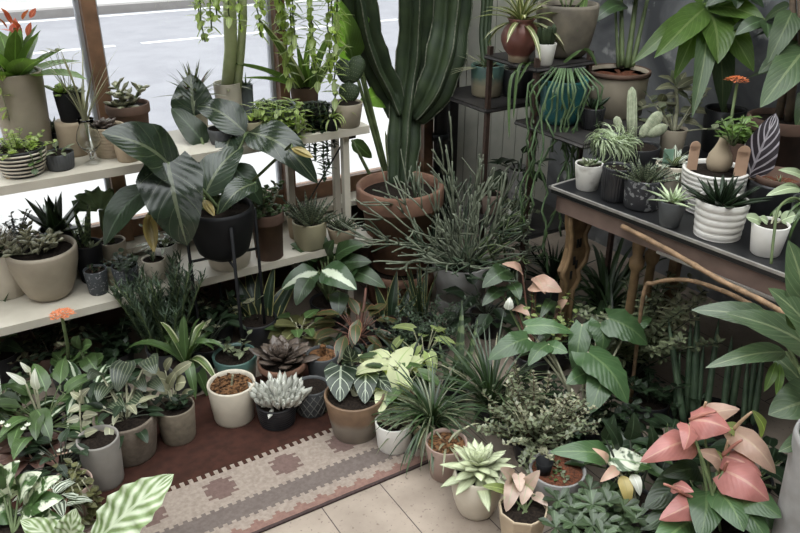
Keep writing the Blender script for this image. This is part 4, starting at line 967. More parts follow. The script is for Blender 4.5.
trail(c, [200, 214, 226, 238, 244, 256, 264, 274, 288, 296, 308, 322, 250, 270], [90, 130, 160, 120, 175, 150, 190, 120, 165, 100, 140, 70, 60, 180], 9, 2.4, 4, 'mid', 'lance', hangm, 1.15, out=17, up=24, lel=(-80, -20), sway=.09)
for (bx, by_), (mx, my), (tx, ty) in (((545,72),(512,74),(509,140)),((545,76),(520,64),(513,120)),((560,66),(585,50),(597,66)),((548,70),(530,62),(516,86))):
    q = smooth([lpx(c, bx, by_, -.05), lpx(c, mx, my, -.12), lpx(c, tx, ty, -.12)], 7); b = MB(); ribbon(b, q, V((.5,-.5,.3)), 5*c.S, 'strap', .3, 4); b.build('strap_leaf', L['mid'], c.root)
rosette(c, 14, 26, 3.5, (25, 80), 70, 'strap', 'mid')
c = pot('potted_small_cactus', 'little dark cactus in black fluted pot on the right shelf of steel stand', 'potted cactus', 592, 107, 131, 24, 20, T2, blackc, 'cyl', ribs=26, amp=.03, seg=104)
rosette(c, 6, 19, 7, (40, 85), 0, 'lance', 'dark', thick=4)
c = pot('potted_banana', 'tall green cane-stemmed plant in large tan pot with rusty rim by the dark wall', 'potted plant', 616, 70, 120, 60, 54, T2, taupe, 'cup', fill=redsoil, seg=48)
mb = MB(); lathe(mb, [(c.r*1.0, c.h-.016), (c.r*1.035, c.h-.014), (c.r*1.035, c.h+.002), (c.r*.96, c.h+.003), (c.r*.95, c.h-.016)], 48); mb.build('pot_rim', terrad, c.root)['label'] = 'rusty red pot rim'
for (bx, by_), (tx, ty), w_ in (((622,66),(621,-12),5),((627,68),(638,-15),5.5),((632,67),(650,-12),4.5),((618,67),(614,-20),3)):
    stalk(c, [lpx(c, bx, by_), lpx(c, tx, ty)], (w_*.6*c.S, w_*.35*c.S), stemg, 'stem')
for (bx, by_), (tx, ty), w_ in (((626,5),(588,26),20),((625,-5),(660,-2),22),((632,4),(606,-14),22),((600,22),(578,30),8)):
    bigleaf(c, lpx(c, bx, by_), lpx(c, tx, ty, -.1), w_*c.S, 'deep', 'ovate', .15)
c = pot('potted_cactus', 'flat dark green cactus pad in pink textured pot on the bottom stand shelf', 'potted cactus', 491, 193, 216, 21, 18, T3, pinkterra, 'cyl')
pad(c, lpx(c, 497, 197), lpx(c, 500, 169), 19*c.S, 5*c.S, cact, dots=None); pad(c, lpx(c, 488, 197), lpx(c, 482, 182), 11*c.S, 4*c.S, cact)
c = pot('potted_succulent', 'trailing grey succulent in white fluted pot on the bottom stand shelf', 'potted plant', 519, 207, 229, 26, 22, T3, white, 'cyl', ribs=24, amp=.03, seg=96)
bush(c, 10, 16, 6, 4, 7, (10, 80), 30, .2, 'grey', 'round', stemg, .6); rosette(c, 6, 40, 2.5, (10, 40), 50, 'taper', 'silver', az=(150, 300), name='long_foliage')
c = pot('potted_rubber_plant', 'dark broad-leaved plant in tapered grey pot at the back of bottom stand shelf', 'potted plant', 519, 168, 213, 24, 19, T3, grey)
petioled(c, 13, 16, 19, 10, (20, 85), 20, (-10, 40), 30, 'ovate', 'dark', stemd, lobe=0)
P = onz(505, 230, T3); s = proj(P)[2]/FPX
t = thing('ball_cactus', 'round green ball cactus resting in front of pink textured pot', 'cactus', P); mb = MB(); ball(mb, (0,0,8*s), 8*s, 1, 40, 12, 10); mb.build('cactus_body', cact, t); mb = MB()
for i in range(10):
    for j in range(1, 6):
        a = i*.628; e = -.6+j*.4; d = V((cos(a)*cos(e), sin(a)*cos(e), sin(e))); tube(mb, [V((0,0,8*s))+d*7.7*s, V((0,0,8*s))+d*9.6*s], [.35*s,.1*s], 3)
mb.build('spine', cactl, t)
c = pot('potted_peace_plant', 'pale striped-leaved plant in pinkish clay pot on the floor below the stand', 'potted plant', 508, 268, 300, 40, 32, 0, pinkterra)
petioled(c, 14, 22, 26, 12, (30, 85), 20, (-10, 40), 40, 'ovate', 'trades', stemg, lobe=0)
c = pot('potted_spiky_plant', 'dark spiky rosette on the floor between the stand and the gilt table leg', 'potted plant', 552, 282, 316, 40, 32, 0, blackc)
rosette(c, 34, 58, 6, (10, 85), 30, 'taper', 'dark', inner=.8, fold=.4)
c = pot('potted_sedge', 'tall drooping dark strap leaves beside the gilt table leg', 'potted plant', 604, 306, 338, 40, 32, 0, blackc)
grass(c, 46, 80, 5, (35, 85), 70, 'deep', 8)
# ---------------------------------------------------------------- plants on the black table
Z = .75
c = pot('potted_succulent', 'tiny green succulents in marbled white pot at the far corner of black table', 'potted plant', 588, 163, 192, 28, 21, Z, marble)
rosette(c, 12, 13, 6, (15, 80), 5, 'lance', 'grey', thick=2.5, off=(-3, 0)); rosette(c, 9, 13, 5, (20, 85), 0, 'taper', 'mid', thick=2.5, off=(5, 2), name='side_rosette')
c = pot('potted_moss', 'plain black ribbed pot of crumbly soil beside the marbled white pot', 'potted plant', 616, 166, 204, 29, 26, Z, blackc, 'cyl', ribs=30, amp=.02, seg=120)
bush(c, 5, 8, 4, 2.5, 4, (20, 80), 20, .2, 'grey', 'round', stemd, .4)
c = pot('potted_wire_plant', 'pale curly wire-like cushion plant in dark grey pot at the table back', 'potted plant', 611, 136, 184, 28, 24, Z, dgrey)
grass(c, 560, 22, .85, (-5, 88), 150, 'pale', 14, twist=120, jit=.4, prof='strap')
c = pot('potted_cactus', 'pale ribbed column cactus in wide black pot among pale rocky succulents', 'potted cactus', 636, 145, 182, 44, 36, Z, blackc)
q = [lpx(c, x, y) for x, y in ((632,139),(632,120),(632,100),(632,91),(632,87))]; colcactus(c, q, [x*c.S for x in (5,5.4,5.2,4,.8)], 10, .1, cactl, 'cactus_stem', n=60)
for (a, b_, w_) in (((644,132),(662,112),14),((646,136),(668,126),12),((640,138),(650,124),12),((620,132),(616,116),9)):
    pad(c, lpx(c, *a), lpx(c, *b_), w_*c.S, 6*c.S, cactl, dots=cactf)
c = pot('potted_felt_bush', 'tall felty pale-leaved plant in small taupe pot near the dark wall', 'potted plant', 672, 128, 158, 26, 20, Z, taupe)
stalk(c, [V((0,0,c.z0)), lpx(c, 677, 110), lpx(c, 676, 84)], (2.4*c.S, 1.8*c.S), stemp, 'trunk'); stalk(c, [lpx(c, 676, 104), lpx(c, 660, 103), lpx(c, 642, 108)], (1.9*c.S, 1.4*c.S), stemp, 'branch')
for (bx, by_), (tx, ty) in (((676,88),(658,76)),((676,88),(655,90)),((677,88),(700,78)),((677,90),(700,92)),((676,86),(672,70)),((677,92),(690,104)),((676,96),(662,98)),((680,112),(698,112)),((645,107),(634,98)),((645,108),(630,112)),((660,104),(664,94)),((682,120),(700,126)),((676,88),(686,72)),((672,122),(655,118)),((690,100),(712,88)),((688,110),(712,116))):
    bigleaf(c, lpx(c, bx, by_, c.rnd.uniform(-.04,.04)), lpx(c, tx, ty, c.rnd.uniform(-.08,.08)), 11*c.S, 'silver' if tx % 3 else 'grey', 'ovate', .12, nx=4, seg=7, wave=.1)
bush(c, 10, 42, 13, 8, 5, (10, 70), 20, .5, 'grey', 'ovate', stemp, .9, name='low_foliage', az=(-30, 200))
c = pot('potted_haworthia', 'spiky haworthia in black pot etched with pale lines on table edge', 'potted plant', 643, 177, 213, 38, 35, Z, patt, 'cyl', seg=40)
rosette(c, 46, 25, 5.5, (15, 85), 5, 'taper', 'haw', thick=2.6, base=12, inner=.7)
c = pot('potted_tradescantia', 'striped drooping leaves with pale green tag in a cream pot on table', 'potted plant', 671, 163, 203, 34, 28, Z, cream, 'cyl')
rosette(c, 20, 30, 7, (10, 75), 60, 'strap', 'trades', inner=.7, nx=4); b = MB(); q = lpx(c, 668, 158, -.06); box(b, q+V((-5*c.S,-.001,-6*c.S)), q+V((5*c.S,.001,9*c.S))); b.build('plant_tag', surf('green_tag', (.20,.32,.24)), c.root, smooth=False)['label'] = 'pale green plant tag'
c = pot('potted_caudex_plant', 'swollen tan caudex with leafy top in the large ringed white pot', 'potted plant', 712, 168, 218, 62, 50, Z, white, 'rings', seg=48)
mb = MB(); lathe(mb, [(4*c.S,0),(10*c.S,3*c.S),(12.5*c.S,10*c.S),(11*c.S,18*c.S),(7*c.S,25*c.S),(4.5*c.S,31*c.S),(3.5*c.S,36*c.S)], 24); o = mb.build('caudex', tan, c.root); q = lpx(c, 719, 164, -.05); o.location = (q.x, q.y, c.z0-.004)
bush(c, 9, 26, 13, 7, 6, (30, 85), 20, .3, 'fresh', 'obov', stemg, .8, 0, (0, 50), 20, 4, off=(9, -8), z=c.z0+32*c.S)
for px, py, w_ in ((692, 152, 5), (740, 158, 6)):
    b = MB(); q = lpx(c, px, py+14, -.06 if px < 700 else -.13); box(b, q+V((-w_*c.S,-.0012,-4*c.S)), q+V((w_*c.S,.0012,20*c.S)));
    tube(b, [q+V((0,-.0012,20*c.S)), q+V((0,.0012,20*c.S))], w_*c.S, 16); b.build('plant_tag', surf('peach_wood_tag', (.50,.32,.22), (.44,.28,.19), .7), c.root, smooth=False)['label'] = 'peach wooden plant tag'
c = pot('potted_kalanchoe', 'orange flower head on tall stalk above bright leaves behind the caudex plant', 'potted plant', 739, 140, 178, 30, 24, Z, terrad)
bush(c, 10, 20, 14, 10, 6, (20, 85), 20, .3, 'fresh', 'obov', stemg, 1); stalk(c, [V((0,0,c.z0)), lpx(c, 731, 120), lpx(c, 737, 84)], 1.6*c.S, stemg, 'flower_stalk')
def flowerhead(c, px, py, R, n=46, dd=0):
    b = MB(); q = lpx(c, px, py, dd)
    for i in range(n):
        a = i*137.5; t = sqrt(i/n); p = q + V((R*t*cos(radians(a)), R*t*sin(radians(a)), R*.35*(1-t*t)))*c.S
        for k in range(4): ribbon(b, spine(p, a+k*90, c.rnd.uniform(0, 50), R*.26*c.S, 20, 2), side_of(a+k*90), R*.22*c.S, 'ovate', .1, 2)
    b.build('flower_head', L['orange'], c.root)
flowerhead(c, 737, 81, 11)
c = pot('potted_haworthia', 'dark haworthia in white pot with wavy horizontal ridges on table edge', 'potted plant', 720, 199, 243, 51, 45, Z, white, 'wavy', seg=48)
rosette(c, 38, 34, 9, (18, 85), 4, 'taper', 'dark', thick=3.6, base=14, inner=.7); 
c = pot('potted_aloe', 'pale star-shaped aloe in small tapered charcoal pot on the table edge', 'potted plant', 671, 200, 229, 28, 19, Z, dgrey)
rosette(c, 18, 34, 8, (2, 80), 14, 'taper', 'pale', thick=2.2, inner=.4, fold=.3); rosette(c, 8, 16, 6, (30, 80), 5, 'taper', 'fresh', thick=2, inner=.6, name='inner_foliage')
c = pot('potted_persian_shield', 'single purple-black leaf with silvery bands in large black pot on table', 'potted plant', 776, 180, 225, 58, 46, Z, blackc, 'egg', fill=redsoil, seg=48)
bigleaf(c, lpx(c, 748, 178, -.05), lpx(c, 776, 113, -.12), 37*c.S, 'persian2', 'ovate', .1, V((-.4,-1,.2)), nx=10); stalk(c, [V((-.02,0,c.z0)), lpx(c, 748, 178, -.05)], 1.5*c.S, stemb, 'stem')
mb = MB(); lathe(mb, [(c.ri*.9, c.z0), (c.ri*.95, c.z0+.02), (c.ri*.97, c.z0+.035), (c.ri*.9, c.z0+.035), (c.ri*.85, c.z0+.005)], 40); mb.build('inner_rim', terrad, c.root)
rosette(c, 10, 18, 3, (20, 80), 20, 'taper', 'grey')
c = pot('potted_peperomia', 'round-leaved seedling in plain white pot at the near edge of table', 'potted plant', 768, 223, 258, 36, 28, Z, white)
for (tx, ty), w_ in (((752,218),16),((766,219),13),((790,216),18),((775,212),10)):
    q = lpx(c, (tx+768)/2+2, ty+5, -.02); bigleaf(c, q, lpx(c, tx-6 if tx < 770 else tx+6, ty-1, -.04), w_*.8*c.S, 'pale', 'round', .08, nx=6); stalk(c, [V((0,0,c.z0)), q], .9*c.S, stemp, 'leaf_stalk')
c = pot('potted_money_tree', 'money tree with large bright leaflets spreading over the back of table', 'potted plant', 722, 108, 146, 40, 34, Z, blackc)
hub = lpx(c, 707, 6, -.1); stalk(c, [V((0,0,c.z0)), lpx(c, 716, 60), lpx(c, 712, 25), hub], (3*c.S, 1.6*c.S), stemg, 'trunk')
for (tx, ty), w_, dd in (((632,64),20,-.25),((654,58),28,-.35),((674,80),20,-.15),((690,60),24,0),((718,64),36,-.3),((692,118),20,-.3),((754,72),28,-.05),((722,114),28,-.1),((680,-20),24,.1),((745,-15),24,-.1),((765,20),24,.1),((770,-10),22,-.2)):
    bigleaf(c, hub + V((0,0,c.rnd.uniform(-.01,.01))), lpx(c, tx, ty, dd), w_*c.S, 'rubber' if (tx, ty) in ((692,118),(722,114)) else 'pachira', 'lance', .1, V((c.rnd.uniform(-.3,.3),-.7,.6)), fold=.2, nx=8, name='leaflet')
for (hx, hy) in ((765, 20), (735, -8)):
    h2 = lpx(c, hx, hy, .1); stalk(c, [hub, h2], 1.3*c.S, stemg, 'branch')
    for k in range(6):
        a = k*60+20; bigleaf(c, h2, h2 + V((cos(radians(a))*30, sin(radians(a))*24, -12))*c.S, 15*c.S, 'deep', 'lance', .12, fold=.2, nx=6, name='leaflet')
c = pot('potted_rubber_tree', 'large oval grey-green leaves over a wide terracotta pot at right', 'potted plant', 778, 116, 150, 66, 52, Z, terrad, 'rim', seg=40)
for x0, x1 in ((776, 784), (788, 792)): stalk(c, [lpx(c, x0, 128), lpx(c, x1, 90), lpx(c, x1+10, 40), lpx(c, x1+8, -20)], (4.5*c.S, 3*c.S), stemb, 'trunk')
for (bx, by_), (tx, ty), w_, dd in (((793,10),(767,64),26,-.25),((800,42),(758,74),22,-.2),((806,48),(760,108),38,-.3),((800,70),(745,80),20,.1),((812,90),(796,128),24,-.2),((800,20),(830,60),24,-.2),((795,-5),(770,-30),24,-.1),((800,30),(752,38),20,.12),((790,5),(762,25),20,.1)):
    bigleaf(c, lpx(c, bx, by_, dd*.3), lpx(c, tx, ty, dd), w_*c.S, 'rubber', 'ovate', .1, fold=.12, nx=8)
c = pot('potted_hoya', 'pale oval leaves and drooping green strands at the right end of table', 'potted plant', 812, 200, 250, 44, 36, Z, dgrey)
for (bx, by_), (tx, ty), w_ in (((800,188),(766,196),14),((806,180),(778,170),14),((812,184),(800,205),16),((806,176),(800,158),12)):
    q = lpx(c, bx, by_, -.05); bigleaf(c, q, lpx(c, tx, ty, -.1), w_*c.S, 'pale', 'ovate', .1); stalk(c, [V((0,0,c.z0)), q], 1*c.S, stemg, 'leaf_stalk')
q = smooth([lpx(c, 808, 210, -.05), lpx(c, 795, 198, -.12), lpx(c, 779, 208, -.2), lpx(c, 774, 235, -.22), lpx(c, 771, 264, -.22)], 6); stalk(c, q, 1.3*c.S, stemg, 'trailing_stem')
grass(c, 16, 50, 4, (20, 60), 110, 'mid', 8, az=(180, 300))
# ---------------------------------------------------------------- floor: pots along the rug
c = pot('bark_pot', 'cream pot of bark chips standing on the rug, nothing growing in it', 'pot', 233, 382, 430, 47, 40, 0, cream, 'cyl', fill=bark, seg=48)
mb = MB(); r = c.rnd
for i in range(46):
    a = r.uniform(0, 6.28); q = c.ri*.85*sqrt(r.random()); M = Matrix.Translation((q*cos(a), q*sin(a), c.z0+.010)) @ Matrix.Rotation(r.uniform(0,6), 4, 'Z') @ Matrix.Rotation(r.uniform(-.8,.8), 4, 'X')
    box(mb, (-.012,-.005,-.003), (.012,.005,.003), M)
o = mb.build('bark_chip', bark, c.root, smooth=False); o['kind'] = 'stuff'
stalk(c, [V((0,0,c.z0)), V((.01,0,c.z0+.05))], .004, stemp, 'stub')
c = pot('potted_cutting', 'thin dark-leaved cuttings in a wide olive green bowl behind the bark chip pot', 'potted plant', 236, 354, 390, 44, 36, 0, greenglaze)
bush(c, 5, 22, 12, 7, 4, (30, 80), 20, .4, 'grey', 'ovate', stemd, .7)
c = pot('potted_chalk_plant', 'chalk white crested succulent in dark ribbed pot on the rug', 'potted plant', 277, 401, 433, 40, 34, 0, blackc, 'rings', seg=40)
r = c.rnd; b = MB()
for i in range(95):
    a = i*137.5; t = sqrt(i/95); p = V((cos(radians(a))*t*17, sin(radians(a))*t*11, 0))*c.S + V((4*c.S, 0, c.z0)); e = 88-34*t
    ribbon(b, spine(p, a, e, r.uniform(20, 36)*c.S*(1-.25*t), 6, 6), side_of(a), 5.4*c.S, 'obov', .0, 2, thick=4.6*c.S, rnd=r)
b.build('foliage', L['chalk'], c.root); rosette(c, 9, 24, 6, (0, 30), 20, 'obov', 'chalk', thick=2.5, inner=.8, name='low_foliage')
c = pot('diamond_pot', 'dark grey pot with faint diamond lines and only soil, next to chalk white succulent', 'pot', 312, 385, 420, 35, 30, 0, dgrey, 'cup')
mb = MB()
for k in range(14):
    for sg in (1, -1):
        pts = []
        for i in range(9):
            t = i/8; a = k*2*pi/14 + sg*t*1.0; rr = c.rb+(c.r-c.rb)*(.1+.8*t)+.0008; pts.append(V((rr*cos(a), rr*sin(a), c.h*(.1+.8*t))))
        tube(mb, pts, .35*c.S, 4)
mb.build('pot_pattern', surf('pale_line', (.22,.22,.2)), c.root)
c = pot('potted_echeveria', 'large bronze rosette echeveria in terracotta pot behind the chalk white succulent', 'potted plant', 283, 360, 398, 48, 38, 0, terra, 'rim')
rosette(c, 46, 34, 15, (4, 84), -18, 'obov', 'purple', thick=2.6, inner=.3, fold=.25, rise=6)
c = pot('bark_pot', 'narrow dark pot of bark with a fallen twig beside bronze echeveria', 'pot', 323, 353, 388, 32, 27, 0, dgrey, 'cyl', fill=bark)
stalk(c, [lpx(c, 318, 344), lpx(c, 345, 350)], 1*c.S, stemp, 'twig'); stalk(c, [V((0,0,c.z0)), V((.004,0,c.z0+.05))], 3*c.S, bark, 'stump')
c = pot('black_pot', 'low wide black pot of dark soil behind the two-tone glazed pot', 'pot', 350, 357, 386, 36, 32, 0, blackc)
bush(c, 4, 24, 15, 6, 4, (20, 70), 30, .3, 'dark')
c = pot('potted_begonia', 'olive-leaved begonia in small cream pot behind bronze echeveria', 'potted plant', 300, 331, 360, 32, 27, 0, cream)
petioled(c, 13, 12, 20, 16, (25, 85), 20, (-10, 50), 30, 'round', 'olive', stemp, lobe=0, nx=6); petioled(c, 6, 16, 18, 13, (25, 85), 20, (-10, 50), 30, 'ovate', 'mid', stemp, lobe=0, name='green_foliage')
c = pot('potted_alocasia', 'dark velvet leaves with white veins in large brown and cream glazed pot', 'potted plant', 355, 393, 446, 60, 44, 0, tanglaze, 'cup', seg=48)
for (bx, by_), (tx, ty), w_ in (((341,366),(340,402),34),((366,370),(365,404),28),((352,362),(348,345),20),((376,376),(392,392),18)):
    q = lpx(c, bx, by_, -.03); bigleaf(c, q, lpx(c, tx, ty, -.12), w_*c.S, 'aloc', 'heart', .1, V((0,-.8,.6)), lobe=.18, nx=10); stalk(c, [V((0,0,c.z0)), q], (1.4*c.S, 1*c.S), stemp, 'leaf_stalk')
bush(c, 4, 16, 12, 5, 4, (10, 60), 30, .3, 'dark', az=(0, 180))
c = pot('potted_syngonium', 'cream-mottled arrowhead plant right of the two-tone glazed pot', 'potted plant', 398, 394, 424, 32, 27, 0, terra)
petioled(c, 24, 34, 31, 21, (20, 88), 20, (-40, 30), 40, 'heart', 'vari', stemp, lobe=.25, nx=6, az=(60, 300)); petioled(c, 6, 40, 22, 14, (40, 88), 10, (-20, 40), 30, 'heart', 'mid', stemp, lobe=.25, name='green_foliage')
c = pot('potted_inch_plant', 'dark-leaved plant with one red leaf in small white pot at the rug corner', 'potted plant', 394, 420, 457, 38, 33, 0, white, 'cyl')
bush(c, 9, 16, 11, 8, 5, (15, 80), 30, .3, 'grey', 'ovate', stemr, .7); bigleaf(c, lpx(c, 386, 424, -.06), lpx(c, 396, 432, -.08), 6*c.S, 'brown', 'ovate')
c = pot('potted_lilyturf', 'arching pale-edged grassy plant in round olive pot beyond the rug corner', 'potted plant', 432, 418, 455, 38, 30, 0, olive, 'egg')
grass(c, 120, 56, 2.3, (15, 88), 85, 'deep', 8); grass(c, 60, 54, 1.9, (10, 85), 85, 'grey', 8, name='pale_foliage')
c = pot('potted_snake_plant', 'single tall banded snake plant spike rising from dark grasses', 'potted plant', 455, 384, 410, 26, 22, 0, blackc)
for (bx, by_), (tx, ty), w_ in (((454,392),(462,300),12),((457,392),(478,318),9),((450,392),(438,338),7)): bigleaf(c, lpx(c, bx, by_), lpx(c, tx, ty), w_*c.S, 'snake', 'spike', .05, V((.2,-1,.1)), fold=.3)
grass(c, 8, 26, 7, (40, 85), 10, 'snake', 5, prof='spike')
c = pot('potted_black_grass', 'fountain of narrow dark blades between snake plant spike and elephant ear', 'potted plant', 490, 402, 430, 34, 28, 0, blackc)
grass(c, 110, 74, 2.4, (30, 88), 60, 'deep', 8); grass(c, 36, 76, 2.0, (25, 80), 75, 'silver', 8, name='pale_foliage')
c = pot('potted_ivy', 'light arrow-shaped leaves on thin stems below the pencil cactus pot', 'potted plant', 424, 356, 384, 28, 24, 0, blackc)
petioled(c, 9, 28, 20, 13, (45, 88), 10, (-50, 20), 40, 'heart', 'light', stemp, lobe=.25, nx=6)
c = pot('soil_pot', 'pinkish clay pot of old soil behind the mint green echeveria', 'pot', 446, 441, 484, 42, 31, 0, pinkterra, 'cup', fill=bark)
grass(c, 8, 40, 2.5, (20, 70), 70, 'silver', 8)
c = pot('potted_echeveria', 'mint green echeveria in rounded cream pot on the pale floorboards', 'potted plant', 477, 471, 522, 46, 35, 0, cream, 'round', seg=48)
rosette(c, 48, 45, 14, (-14, 84), 4, 'lance', 'ech', thick=3, inner=.28, fold=.28, rise=12, seg=6, jit=.06, z=c.z0+4*c.S)
c = pot('potted_pink_syngonium', 'pink-leaved syngonium in faceted beige pot at the bottom edge of photo', 'potted plant', 522, 507, 556, 50, 40, 0, tan, 'cyl', seg=9)
for (bx, by_), (tx, ty), w_ in (((512,478),(500,468),16),((514,482),(506,512),18),((524,490),(540,470),17),((528,480),(522,505),17),((505,490),(482,486),11),((535,495),(548,506),12),((518,474),(520,492),14)):
    q = lpx(c, bx, by_, -.03); bigleaf(c, q, lpx(c, tx, ty, -.07), w_*c.S, 'pinksyn' if tx > 490 else 'light', 'heart', .12, lobe=.2, wave=.08); stalk(c, [V((c.rnd.uniform(-.02,.02),c.rnd.uniform(-.02,.02),c.z0)), q], (1.3*c.S, .9*c.S), stemg, 'leaf_stalk')
c = pot('potted_vine', 'thin-rimmed grey pot with red soil and a small black pot inside it', 'pot', 556, 468, 512, 56, 44, 0, grey, 'cup', fill=redsoil, seg=48)
mb = MB(); lathe(mb, [(.02,0),(.028,.05),(.026,.05),(.02,.01)], 20); o = mb.build('inner_pot', black, c.root); o.location = (-.045, -.01, c.z0); bush(c, 4, 14, 6, 4, 6, (20, 80), 40, .2, 'mid', 'round', stemg, .6, off=(-12, 0))
c = pot('potted_boxwood', 'airy shrub of countless tiny pale leaves behind the mint green echeveria', 'potted shrub', 534, 440, 470, 44, 36, 0, blackc)
bush(c, 60, 58, 8, 5, 30, (25, 88), 25, .25, 'grey', 'ovate', stemb, .8, 0, (-10, 60), 10, 14, seg=2); bush(c, 34, 60, 7, 4.5, 20, (25, 88), 20, .45, 'silver', 'ovate', stemb, .7, 0, (0, 60), 10, 14, seg=2, name='young_foliage')
c = pot('potted_grey_leaf', 'few blunt grey-green leaves poking up beside the airy shrub', 'potted plant', 512, 420, 446, 22, 20, 0, dgrey)
petioled(c, 5, 14, 24, 13, (70, 88), 5, (50, 80), 10, 'ovate', 'grey', stemg, lobe=0)
# elephant ear and company
c = pot('potted_elephant_ear', 'elephant ear with large angular glossy leaves right of centre on the floor', 'potted plant', 582, 416, 448, 46, 38, 0, blackc)
for (bx, by_), (tx, ty), w_, dd in (((528,338),(488,360),28,-.1),((526,326),(573,333),22,-.02),((548,344),(528,366),20,-.12),((546,346),(568,353),20,-.1),((608,318),(648,345),40,-.05),((588,352),(628,404),46,-.2),((600,322),(602,352),28,-.06),((606,370),(590,414),32,-.22),((582,324),(576,378),24,-.02),((590,372),(566,384),24,-.14),((628,330),(652,318),22,0)):
    q = lpx(c, bx, by_, dd*.5); bigleaf(c, q, lpx(c, tx, ty, dd), w_*c.S, 'elephant', 'heart', .14, V((c.rnd.uniform(-.3,.3),-.4,.85)), fold=-.12, lobe=.22, wave=.09, nx=10, wk=4); stalk(c, [V((c.rnd.uniform(-.02,.02),c.rnd.uniform(-.02,.02),c.z0)), q], (1.7*c.S, 1.1*c.S), stemp, 'leaf_stalk', bow=V((0,0,.03)))
c = pot('potted_caladium', 'peach and green leaves on a stake between the stand and elephant ear', 'potted plant', 532, 352, 382, 40, 32, 0, blackc)
for (bx, by_), (tx, ty), w_, m_ in (((532,284),(562,292),24,'peachleaf'),((536,278),(545,294),14,'peachleaf'),((522,272),(502,264),12,'peachleaf'),((515,308),(530,316),12,'peachleaf'),((508,270),(482,288),24,'deep'),((512,284),(520,300),16,'deep'),((560,310),(568,300),14,'peachleaf'),((552,300),(540,318),12,'deep'),((500,290),(482,306),16,'deep')):
    q = lpx(c, bx, by_, -.05); bigleaf(c, q, lpx(c, tx, ty, -.12), w_*c.S, m_, 'heart', .16, lobe=.1, wave=.06); stalk(c, [V((0,0,c.z0)), q], (1.3*c.S, .9*c.S), stemr if m_ != 'deep' else stemg, 'leaf_stalk')
stalk(c, [V((10*c.S, 0, c.z0-.02)), lpx(c, 571, 262)], 1.7*c.S, stemb, 'stake'); bigleaf(c, lpx(c, 508, 310, -.1), lpx(c, 510, 297, -.1), 10*c.S, 'whiteb', 'ovate', .2)
bush(c, 5, 60, 8, 6, 8, (60, 85), 10, .4, 'light', 'round', stemg, .7, off=(14, 0), name='small_foliage')
c = pot('potted_jasmine', 'fine leafy vine spilling over from below the table against the dark wall', 'potted plant', 632, 372, 402, 40, 32, 0, blackc)
bush(c, 22, 86, 12, 4.5, 20, (55, 88), 40, .3, 'grey', 'lance', stemd, .8, pair=2); bush(c, 7, 92, 14, 5.5, 12, (62, 84), 40, .55, 'silver', 'lance', stemd, .8, pair=2, az=(320, 420), name='pale_foliage')
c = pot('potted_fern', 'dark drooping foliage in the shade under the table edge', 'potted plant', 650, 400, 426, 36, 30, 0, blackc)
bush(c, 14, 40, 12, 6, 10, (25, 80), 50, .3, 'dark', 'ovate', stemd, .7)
c = pot('potted_spear_plant', 'row of tall round snake plant spears standing before the dark wall', 'potted plant', 712, 420, 452, 84, 72, 0, black, seg=40)
b0 = 0
for tx, ty, bx, w_ in ((668,318,684,3.6),(691,318,690,3.0),(698,306,696,4.2),(719,318,706,3.4),(732,336,724,3.6),(742,345,734,4),(758,342,746,3.2),(764,346,752,3.4),(704,340,700,2.6),(680,352,678,2.8),(748,356,742,2.8)):
    q0 = V(((bx-714)*c.S, c.rnd.uniform(-.03,.03), c.z0-.004)); q1 = lpx(c, tx, ty, -.03); stalk(c, [q0.lerp(q1, i/8) for i in range(9)], [w_*c.S*x for x in (.9,1,1,1,.96,.9,.75,.5,.12)], surf('spear_green', (.065, .10, .055), (.03, .055, .03), .5, 16), 'spear')
# anthurium
c = pot('potted_anthurium', 'large pink anthurium with many salmon flowers at the lower right', 'potted plant', 706, 520, 585, 70, 54, 0, blackc, seg=40)
for (bx, by_), (tx, ty), w_, m_, sp, dd in (((701,418),(740,409),26,'peach',(706,402),-.02),((690,420),(731,430),40,'spathe',(716,412),-.06),((694,440),(640,462),34,'spathe',None,-.05),((733,430),(776,474),30,'peach',(752,412),-.04),((722,466),(697,451),24,'peach',(728,440),-.03),((724,470),(770,502),42,'spathe',(728,462),-.1),((722,456),(762,476),30,'spathe',(742,440),-.05),((698,502),(659,520),30,'spathe',(664,484),-.1),((672,486),(694,492),16,'spathe',None,-.08),((688,424),(684,450),22,'spathe',None,-.1)):
    q = lpx(c, bx, by_, dd); q1 = lpx(c, tx, ty, dd-.06)
    o = bigleaf(c, q, q1, w_*c.S, m_, 'heart', .2, V((c.rnd.uniform(-.25,.25),-.55,.8)), fold=-.35, lobe=.16, wave=.05, nx=10, seg=14, name='spathe')
    stalk(c, [V((c.rnd.uniform(-.03,.03),c.rnd.uniform(-.03,.03),c.z0)), q], (1.6*c.S, 1.2*c.S), stemg, 'flower_stalk', bow=V((0,0,.05)))
    if sp: stalk(c, [q, lpx(c, *sp, dd-.05)], (2.1*c.S, 1.2*c.S), surf('pink_spadix', (.46,.20,.15)) if m_ == 'spathe' else surf('peach_spadix', (.58,.40,.26)), 'spadix', parent=o, bow=V((0,0,.01)))
for (bx, by_), (tx, ty), w_ in (((690,480),(644,508),44),((735,500),(792,530),44),((720,505),(690,540),34),((700,470),(662,476),28),((745,500),(735,545),40),((760,440),(752,410),22),((690,505),(652,532),30),((728,488),(716,450),22),((700,520),(640,556),40),((742,440),(720,425),24),((704,516),(668,548),44),((708,512),(738,552),46),((712,510),(772,548),44),((698,500),(640,530),36),((715,505),(712,552),40)):
    q = lpx(c, bx, by_, .02); bigleaf(c, q, lpx(c, tx, ty, -.06), w_*c.S, 'deep' if w_ > 24 else 'light', 'heart', .15, V((0,-.5,.85)), fold=-.1, lobe=.16, nx=8); stalk(c, [V((0,0,c.z0)), q], (1.6*c.S, 1.1*c.S), stemg, 'leaf_stalk')
